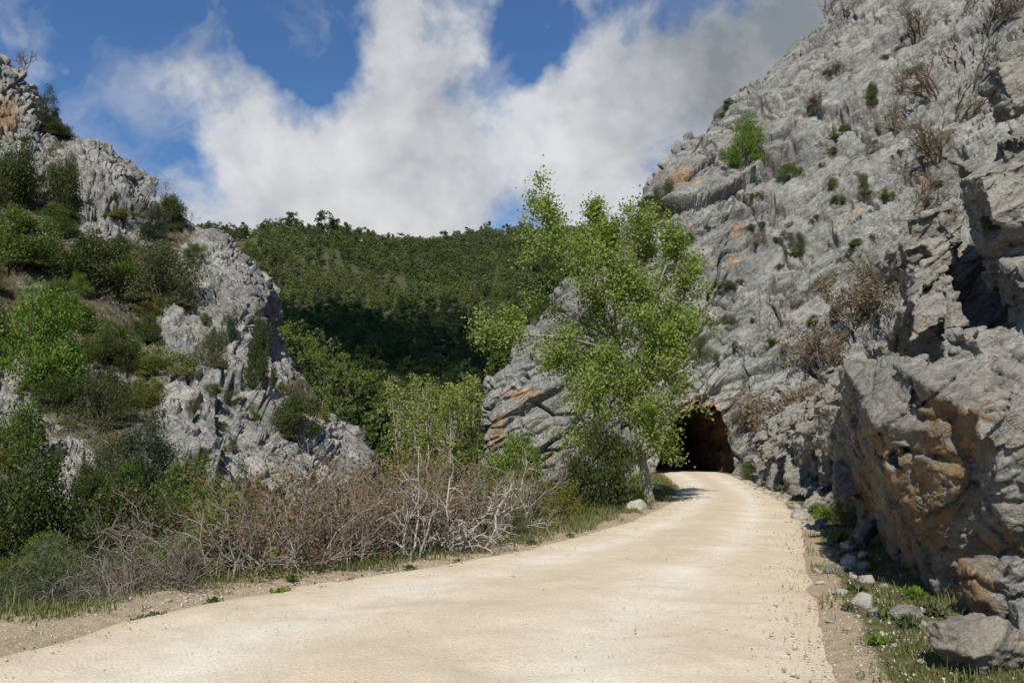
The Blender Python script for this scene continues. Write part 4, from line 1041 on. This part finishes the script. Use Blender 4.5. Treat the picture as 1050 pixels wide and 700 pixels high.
# bare rocky gaps in the wood
gapn = perlin(np.stack([keep[:, 0] / 22., keep[:, 1] / 30., keep[:, 0] * 0 + 3.3], -1)); keep = keep[(gapn < .50) | (keep[:, 1] < 240)]
tz = gz(keep[:, 0], keep[:, 1])
skyl = []
def visible(x, d, z):
    px, py = PX(np.array([x, d, z + 6])); return px < 575
nth = 0; mass = []
NOBJ = 240
for (x, d, px), z in zip(keep, tz):
    s_ = rngt.uniform(.65, 1.1) * (1. if d < 400 else 1.05); pine = rngt.random() < .5
    j = int(rngt.integers(0, 3))
    if nth < NOBJ and 262 < px < 572:
        nth += 1
        tree('pine_tree' if pine else 'oak_tree', (TP if pine else TO)[j], x, d, s_, ('dark pine' if pine else 'green oak') + ' on the lower slope of the far wooded hill', ('pines' if pine else 'oaks') + ' on the lower far hill')
    else: mass.append((x, d, z, s_, pine, j))
print('hill trees', nth, len(mass))
Vs = {True: [], False: [], 't': []}
for x, d, z, s_, pine, j in mass:
    (v, f, _), (tv, tf, _b) = (PINES if pine else OAKS)[j]
    a = rngt.uniform(0, 6.28); c_, n_ = math.cos(a), math.sin(a)
    nl = len(v) // 4; take = rngt.permutation(nl)[:int(nl * (.85 if d < 300 else .62))]
    vv = v.reshape(-1, 4, 3)[take]
    ctr = vv.mean(1, keepdims=True); vv = (ctr + (vv - ctr) * (.98 if d < 300 else 1.1)).reshape(-1, 3) * s_
    Vs[pine].append((int(rngt.integers(0, 3)), np.stack([vv[:, 0] * c_ - vv[:, 1] * n_ + x, vv[:, 0] * n_ + vv[:, 1] * c_ + d, vv[:, 2] + z - .3], -1)))
MASSM = [LEAF['pine'], LEAF['hill'], leaf_material('grey_pine_needles', (.062, .082, .034), (.120, .140, .056), .25), leaf_material('dark_oak_leaves', (.042, .064, .018), (.095, .120, .030), .25),
         leaf_material('yellow_oak_leaves', (.090, .118, .028), (.165, .180, .050), .3), LEAF['hill']]
allv = []; mi = []
for pine in (True, False):
    for k, vv in Vs[pine]:
        allv.append(vv); mi.append(np.full(len(vv) // 4, (0, 2, 3)[k] if pine else (1, 4, 5)[k], np.int32))
allv = np.concatenate(allv); mi = np.concatenate(mi)
me = mesh('far_wood', allv, np.arange(len(allv)).reshape(-1, 4), MASSM[0])
for m_ in MASSM[1:]: me.materials.append(m_)
me.polygons.foreach_set('material_index', mi)
tag(link('forest', me), kind='stuff')
# ------------------------------------------------------------------ the cloud whose shade lies on the hill
def make_cloud():
    rng = np.random.default_rng(3)
    import bmesh
    V = []; Q = []; off = 0
    for i in range(26):
        bm = bmesh.new(); bmesh.ops.create_icosphere(bm, subdivisions=4, radius=1)
        v = np.array([x.co[:] for x in bm.verts]); f = np.array([[a.index for a in g.verts] for g in bm.faces]); bm.free()
        a = rng.uniform(0, 6.28); r_ = math.sqrt(rng.uniform(0, 1))
        c = np.array([CLOUD_POS[0] + math.cos(a) * r_ * CLOUD_SIZE[0], CLOUD_POS[1] + math.sin(a) * r_ * CLOUD_SIZE[1], CLOUD_POS[2] + rng.uniform(0, 20)])
        R_ = rng.uniform(16, 30)
        v = v * (1 + .25 * fbm(v * 1.7 + i * 9, 4))[:, None] * np.array([R_, R_, R_ * .6]) + c
        V.append(v); Q.append(f + off); off += len(v)
    M = Mat('cloud_white')
    d = M.n('ShaderNodeBsdfDiffuse', Color=(.9, .9, .9)); t = M.n('ShaderNodeBsdfTranslucent', Color=(.9, .9, .92)); mx = M.n('ShaderNodeMixShader', Fac=.4, i1=d.outputs[0], i2=t.outputs[0])
    tr = M.n('ShaderNodeBsdfTransparent'); m2 = M.n('ShaderNodeMixShader', Fac=.66, i1=mx.outputs[0], i2=tr.outputs[0])
    M.t.links.new(m2.outputs[0], M.out.inputs[0])
    tag(link('cloud', mesh('cloud', np.concatenate(V), np.concatenate(Q), M.m, True)), kind='structure')
make_cloud()
# ------------------------------------------------------------------ stones and boulders
import bmesh
def ico(n):
    bm = bmesh.new(); bmesh.ops.create_icosphere(bm, subdivisions=n, radius=1)
    v = np.array([x.co[:] for x in bm.verts]); f = np.array([[a.index for a in g.verts] for g in bm.faces]); bm.free(); return v, f
def stone_mesh(name, seed, mat, sub=3, planes=11, rough=.06):
    rng = np.random.default_rng(seed); v, f = ico(sub)
    nr = fib(planes, rng); h = rng.uniform(.62, 1., planes)
    dd = v @ nr.T; r = np.min(np.where(dd > .05, h / np.maximum(dd, .05), 9), axis=1)
    r = np.minimum(r, 1.25) * (1 + rough * fbm(v * 2.3 + seed, 4))
    v = v * r[:, None] * np.array([1, rng.uniform(.7, .95), rng.uniform(.5, .75)])
    return mesh(name, v, f, mat, sub > 3, dict(ochre=np.zeros(len(v)), soil=np.full(len(v), -.2)))
ROCK_PALE = rock_material('pale_stone', (.40, .37, .32), (.46, .41, .33), (.26, .24, .21), (0, .5, 0), 4., .02, ck=.1)
BIG = [stone_mesh('boulder', 700 + i, ROCK_NEAR, 6, 13, .10) for i in range(3)]
ROCK_TAN = rock_material('tan_stone', (.27, .245, .20), (.34, .28, .19), (.16, .145, .12), (0, .5, 0), 4., .022, ck=.1)
TAN = stone_mesh('boulder', 722, ROCK_TAN, 6, 13, .12)
PALE_B = stone_mesh('boulder', 721, ROCK_PALE, 5, 12, .09)
SMALL = [stone_mesh('stone', 730 + i, ROCK_PALE, 3) for i in range(6)]
rngs = np.random.default_rng(23)
def boulder(me, px, py, d, w, lab, name='boulder', cat='boulder', sc=(1, 1, 1), rz=0, group=None, sink=.15):
    a, y, z = ray(px, py); x = a * d / y
    g = gnd(x, d); s_ = w * d / F / 2
    o = link(name, me, None, g + np.array([0, 0, s_ * (.45 * sc[2] - sink)]))
    o.scale = [s_ * k for k in sc]; o.rotation_euler = (rngs.uniform(-.2, .2), rngs.uniform(-.2, .2), rz)
    return tag(o, lab, cat, group)
boulder(TAN, 1004, 690, 5.75, 104, 'big rounded grey and tan boulder at the bottom right corner', sc=(1, .9, 1.25), rz=.6, sink=.25)
boulder(BIG[1], 1085, 690, 6.2, 80, 'grey boulder half hidden behind the big tan one at the bottom right', sc=(1, 1, .9), rz=2.1)
boulder(PALE_B, 655, 530, 19.6, 24, 'pale grey boulder at the foot of the poplar', sc=(1, .8, .9), rz=.3)
boulder(BIG[2], 930, 652, 7.3, 40, 'dark grey rock under the shaded foot of the near outcrop', sc=(1, .9, .9), rz=1.1)
boulder(BIG[2], 672, 505, 27, 20, 'small grey rock at the left edge of the tunnel approach', sc=(1, .9, .8), rz=2.0)
for px, py, d, w in [(862, 612, 0, 18), (842, 600, 0, 10), (905, 655, 0, 9), (880, 640, 0, 8), (868, 588, 0, 10), (846, 570, 0, 8), (852, 640, 0, 9), (870, 650, 0, 7), (930, 668, 0, 12), (955, 662, 0, 12), (918, 672, 0, 8), (870, 575, 0, 8), (848, 517, 0, 8),
                     (780, 503, 0, 12), (772, 499, 0, 10), (768, 496, 0, 9), (788, 507, 0, 10), (794, 511, 0, 8), (800, 514, 0, 9), (812, 520, 0, 8), (786, 500, 0, 8), (895, 690, 0, 8), (945, 690, 0, 9), (880, 665, 0, 6), (902, 620, 0, 7),
                     (150, 627, 0, 8), (172, 622, 0, 7), (190, 618, 0, 7), (130, 640, 0, 6), (92, 648, 0, 6), (60, 660, 0, 6), (160, 634, 0, 5), (210, 615, 0, 6), (630, 540, 0, 6), (600, 548, 0, 5), (690, 512, 0, 5), (640, 536, 0, 5)]:
    g = G(px, py); k = int(rngs.integers(0, 6))
    side = 'right' if px > 700 else 'left'
    far = py < 522
    lab = 'pale stone in the rubble at the bend before the tunnel' if far and side == 'right' else f'pale loose stone lying on the {side} verge of the gravel road'
    boulder(SMALL[k], px, py, g[1], w, lab, 'stone', 'stone', (1, .9, rngs.uniform(.6, .9)), rngs.uniform(0, 6), 'rubble at the bend before the tunnel' if far and side == 'right' else f'loose stones on the {side} verge', .1)
# fallen rocks along the foot of the outcrops
rr_ = np.random.default_rng(41)
for i in range(64):
    y = rr_.uniform(6.4, 26); x = float(np.interp(y, [6, 7.2, 9, 11, 14, 20, 26, 30], [3.9, 3.75, 4.25, 4.85, 5.75, 7.2, 8.6, 9.4])) - abs(rr_.normal(0, .32)) - .05
    s_ = min(.28, rr_.lognormal(math.log(.075), .55)); me = [SMALL[int(rr_.integers(0, 6))], BIG[i % 3]][int(rr_.random() < .35 and s_ > .1)]
    o = link('stone', me, None, gnd(x, y) + np.array([0, 0, s_ * .15])); o.scale = (s_, s_ * .9, s_ * rr_.uniform(.8, 1.2)); o.rotation_euler = (rr_.uniform(-.4, .4), rr_.uniform(-.4, .4), rr_.uniform(0, 6))
    tag(o, 'fallen stone lying at the foot of the rock outcrops on the right verge', 'stone', 'fallen stones at the foot of the outcrops')
# gravel: nobody could count it
def scatter_gravel():
    v0, f0 = ico(1); V = []; Fc = []; off = 0
    rng = np.random.default_rng(8); n = 13000
    y = 4.2 + 26 * rng.uniform(0, 1, n) ** 2.0
    side = rng.uniform(0, 1, n)
    L, R_ = le(y), re_(y)
    x = np.where(side < .45, R_ + rng.normal(.25, .55, n), np.where(side < .78, L + rng.normal(-.15, .40, n), L + (R_ - L) * rng.uniform(0, 1, n)))
    z = gz(x, y); tt = (x - L) / (R_ - L)
    z = np.where((tt > 0.02) & (tt < .98), .05, z)
    size = rng.lognormal(math.log(.007), .5, n); size = np.where((side >= .78), np.minimum(size, np.where(rng.random(n) < .06, .018, .007)), np.minimum(size, .024))
    rnd = rng.uniform(.6, 1.3, (n, len(v0), 1)); ax = rng.uniform(.55, 1.1, (n, 1, 3))
    v = v0[None] * rnd * ax * size[:, None, None] + np.stack([x, y, z + size * .2], -1)[:, None]
    f = f0[None] + (np.arange(n) * len(v0))[:, None, None]
    M = Mat('gravel_stones'); r = M.n('ShaderNodeNewGeometry').outputs['Random Per Island']
    M.diffuse(M.ramp(r, (0, (.26, .20, .13)), (.5, (.42, .34, .24)), (1, (.52, .45, .35))))
    tag(link('gravel', mesh('gravel', v.reshape(-1, 3), f.reshape(-1, 3), M.m)), kind='stuff')
scatter_gravel()
# ------------------------------------------------------------------ grass
def blades(x, y, z, hgt, wid, rng, lean=.5):
    n = len(x); a = rng.uniform(0, 6.283, n); l = rng.uniform(.1, 1, n) * lean
    d = np.stack([np.cos(a), np.sin(a)], -1); b = np.stack([x, y, z - .01], -1)
    s_ = np.stack([-d[:, 1], d[:, 0], a * 0], -1) * wid[:, None]
    m = b + np.concatenate([d * (l * hgt * .35)[:, None], (hgt * .6)[:, None]], 1)
    t = b + np.concatenate([d * (l * hgt)[:, None], (hgt * (1 - .3 * l))[:, None]], 1)
    v = np.stack([b - s_, b + s_, m + s_ * .7, m - s_ * .7, t], 1).reshape(-1, 3)
    o = np.arange(n)[:, None] * 5
    return v, [np.concatenate([o, o + 1, o + 2, o + 3], 1), np.concatenate([o + 3, o + 2, o + 4], 1)]
def make_grass():
    rng = np.random.default_rng(12)
    n = 120000
    y = 4.2 + 40 * rng.uniform(0, 1, n) ** 2.1; R_ = re_(y)
    off = rng.uniform(-.1, 3.2, n); x = R_ + off
    dens = perlin(np.stack([x * .9, y * .9, x * 0 + 4.], -1)) + .6 * perlin(np.stack([x * 3.5, y * 3.5, x * 0 + 8.], -1))
    ok = dens + .75 * sst(.0, 1.2, off) - .35 > rng.uniform(-.25, .5, n); x, y = x[ok], y[ok]
    # left verge
    m = 90000
    y2 = 5.5 + 36 * rng.uniform(0, 1, m) ** 1.8; off2 = rng.uniform(-.05, 2.4, m) ; x2 = le(y2) - off2
    dens = perlin(np.stack([x2 * 1.1, y2 * 1.1, x2 * 0 + 14.], -1)) + .5 * perlin(np.stack([x2 * 4, y2 * 4, x2 * 0 + 18.], -1))
    ok = dens + .9 * sst(.05, .9, off2) + .6 * sst(8, 11, y2) * sst(.0, .3, off2) - .5 * sst(13, 6, y2) * sst(1.4, .3, off2) - .15 > rng.uniform(-.2, .5, m); x2, y2 = x2[ok], y2[ok]
    # few tufts at the foot of the spur and cliff
    X = np.concatenate([x, x2]); Y = np.concatenate([y, y2]); n = len(X)
    Z = gz(X, Y); h = rng.lognormal(math.log(.048), .5, n) * np.where(np.arange(n) < len(x), 1., 1.15); h = np.minimum(h, .38)
    v, f = blades(X, Y, Z, h, rng.uniform(.002, .0045, n) * (1 + Y / 14.), rng, .8)
    M = leaf_material('verge_grass', (.09, .125, .028), (.22, .21, .085), .3, 0)
    print('blades', n)
    tag(link('grass', mesh('grass', v, f, M)), kind='stuff')
make_grass()
# weeds one can tell apart
def weed_mesh(seed, mat, n=110, size=.115):
    rng = np.random.default_rng(seed); c = rng.normal(size=(n, 3)) * np.array([.075, .075, .03]); c[:, 2] = np.abs(c[:, 2]) + .01
    return mesh('weed_leaves', *leafcards(c, size, rng, .5, .5), mat)
WEED = [weed_mesh(800 + i, [LEAF['mid'], LEAF['broom'], LEAF['bright']][i]) for i in range(3)]
for px, py, w in [(140, 638, 20), (158, 634, 26), (75, 662, 24), (40, 668, 18), (98, 655, 10), (290, 608, 26), (270, 612, 16), (330, 604, 20), (180, 632, 10), (220, 618, 16), (300, 600, 16), (360, 596, 14), (420, 586, 14), (470, 578, 12), (545, 560, 12), (585, 552, 10)]:
    g = G(px, py); d = g[1]; o = link('weed_plant', WEED[int(rngs.integers(0, 3))], None, gnd(g[0], d) + np.array([0, 0, .02])); s_ = w * d / F / .42
    o.scale = (s_, s_, s_ * .8); o.rotation_euler = (0, 0, rngs.uniform(0, 6)); tag(o, 'low leafy weed growing at the left edge of the gravel road', 'plant', 'low weeds along the left road edge')
for px, py, w in [(905, 640, 22), (880, 610, 20), (930, 650, 26), (862, 560, 24), (850, 535, 24), (838, 528, 18), (900, 668, 20), (870, 630, 16), (940, 620, 24), (960, 640, 26), (820, 515, 16), (800, 505, 14), (890, 585, 20)]:
    g = G(px, py); d = g[1]; o = link('weed_plant', WEED[int(rngs.integers(0, 3))], None, gnd(g[0], d) + np.array([0, 0, .02])); s_ = w * d / F / .42
    o.scale = (s_, s_, s_ * 1.1); o.rotation_euler = (0, 0, rngs.uniform(0, 6)); tag(o, 'low leafy weed on the stony right verge below the rocks', 'plant', 'low weeds on the right verge')
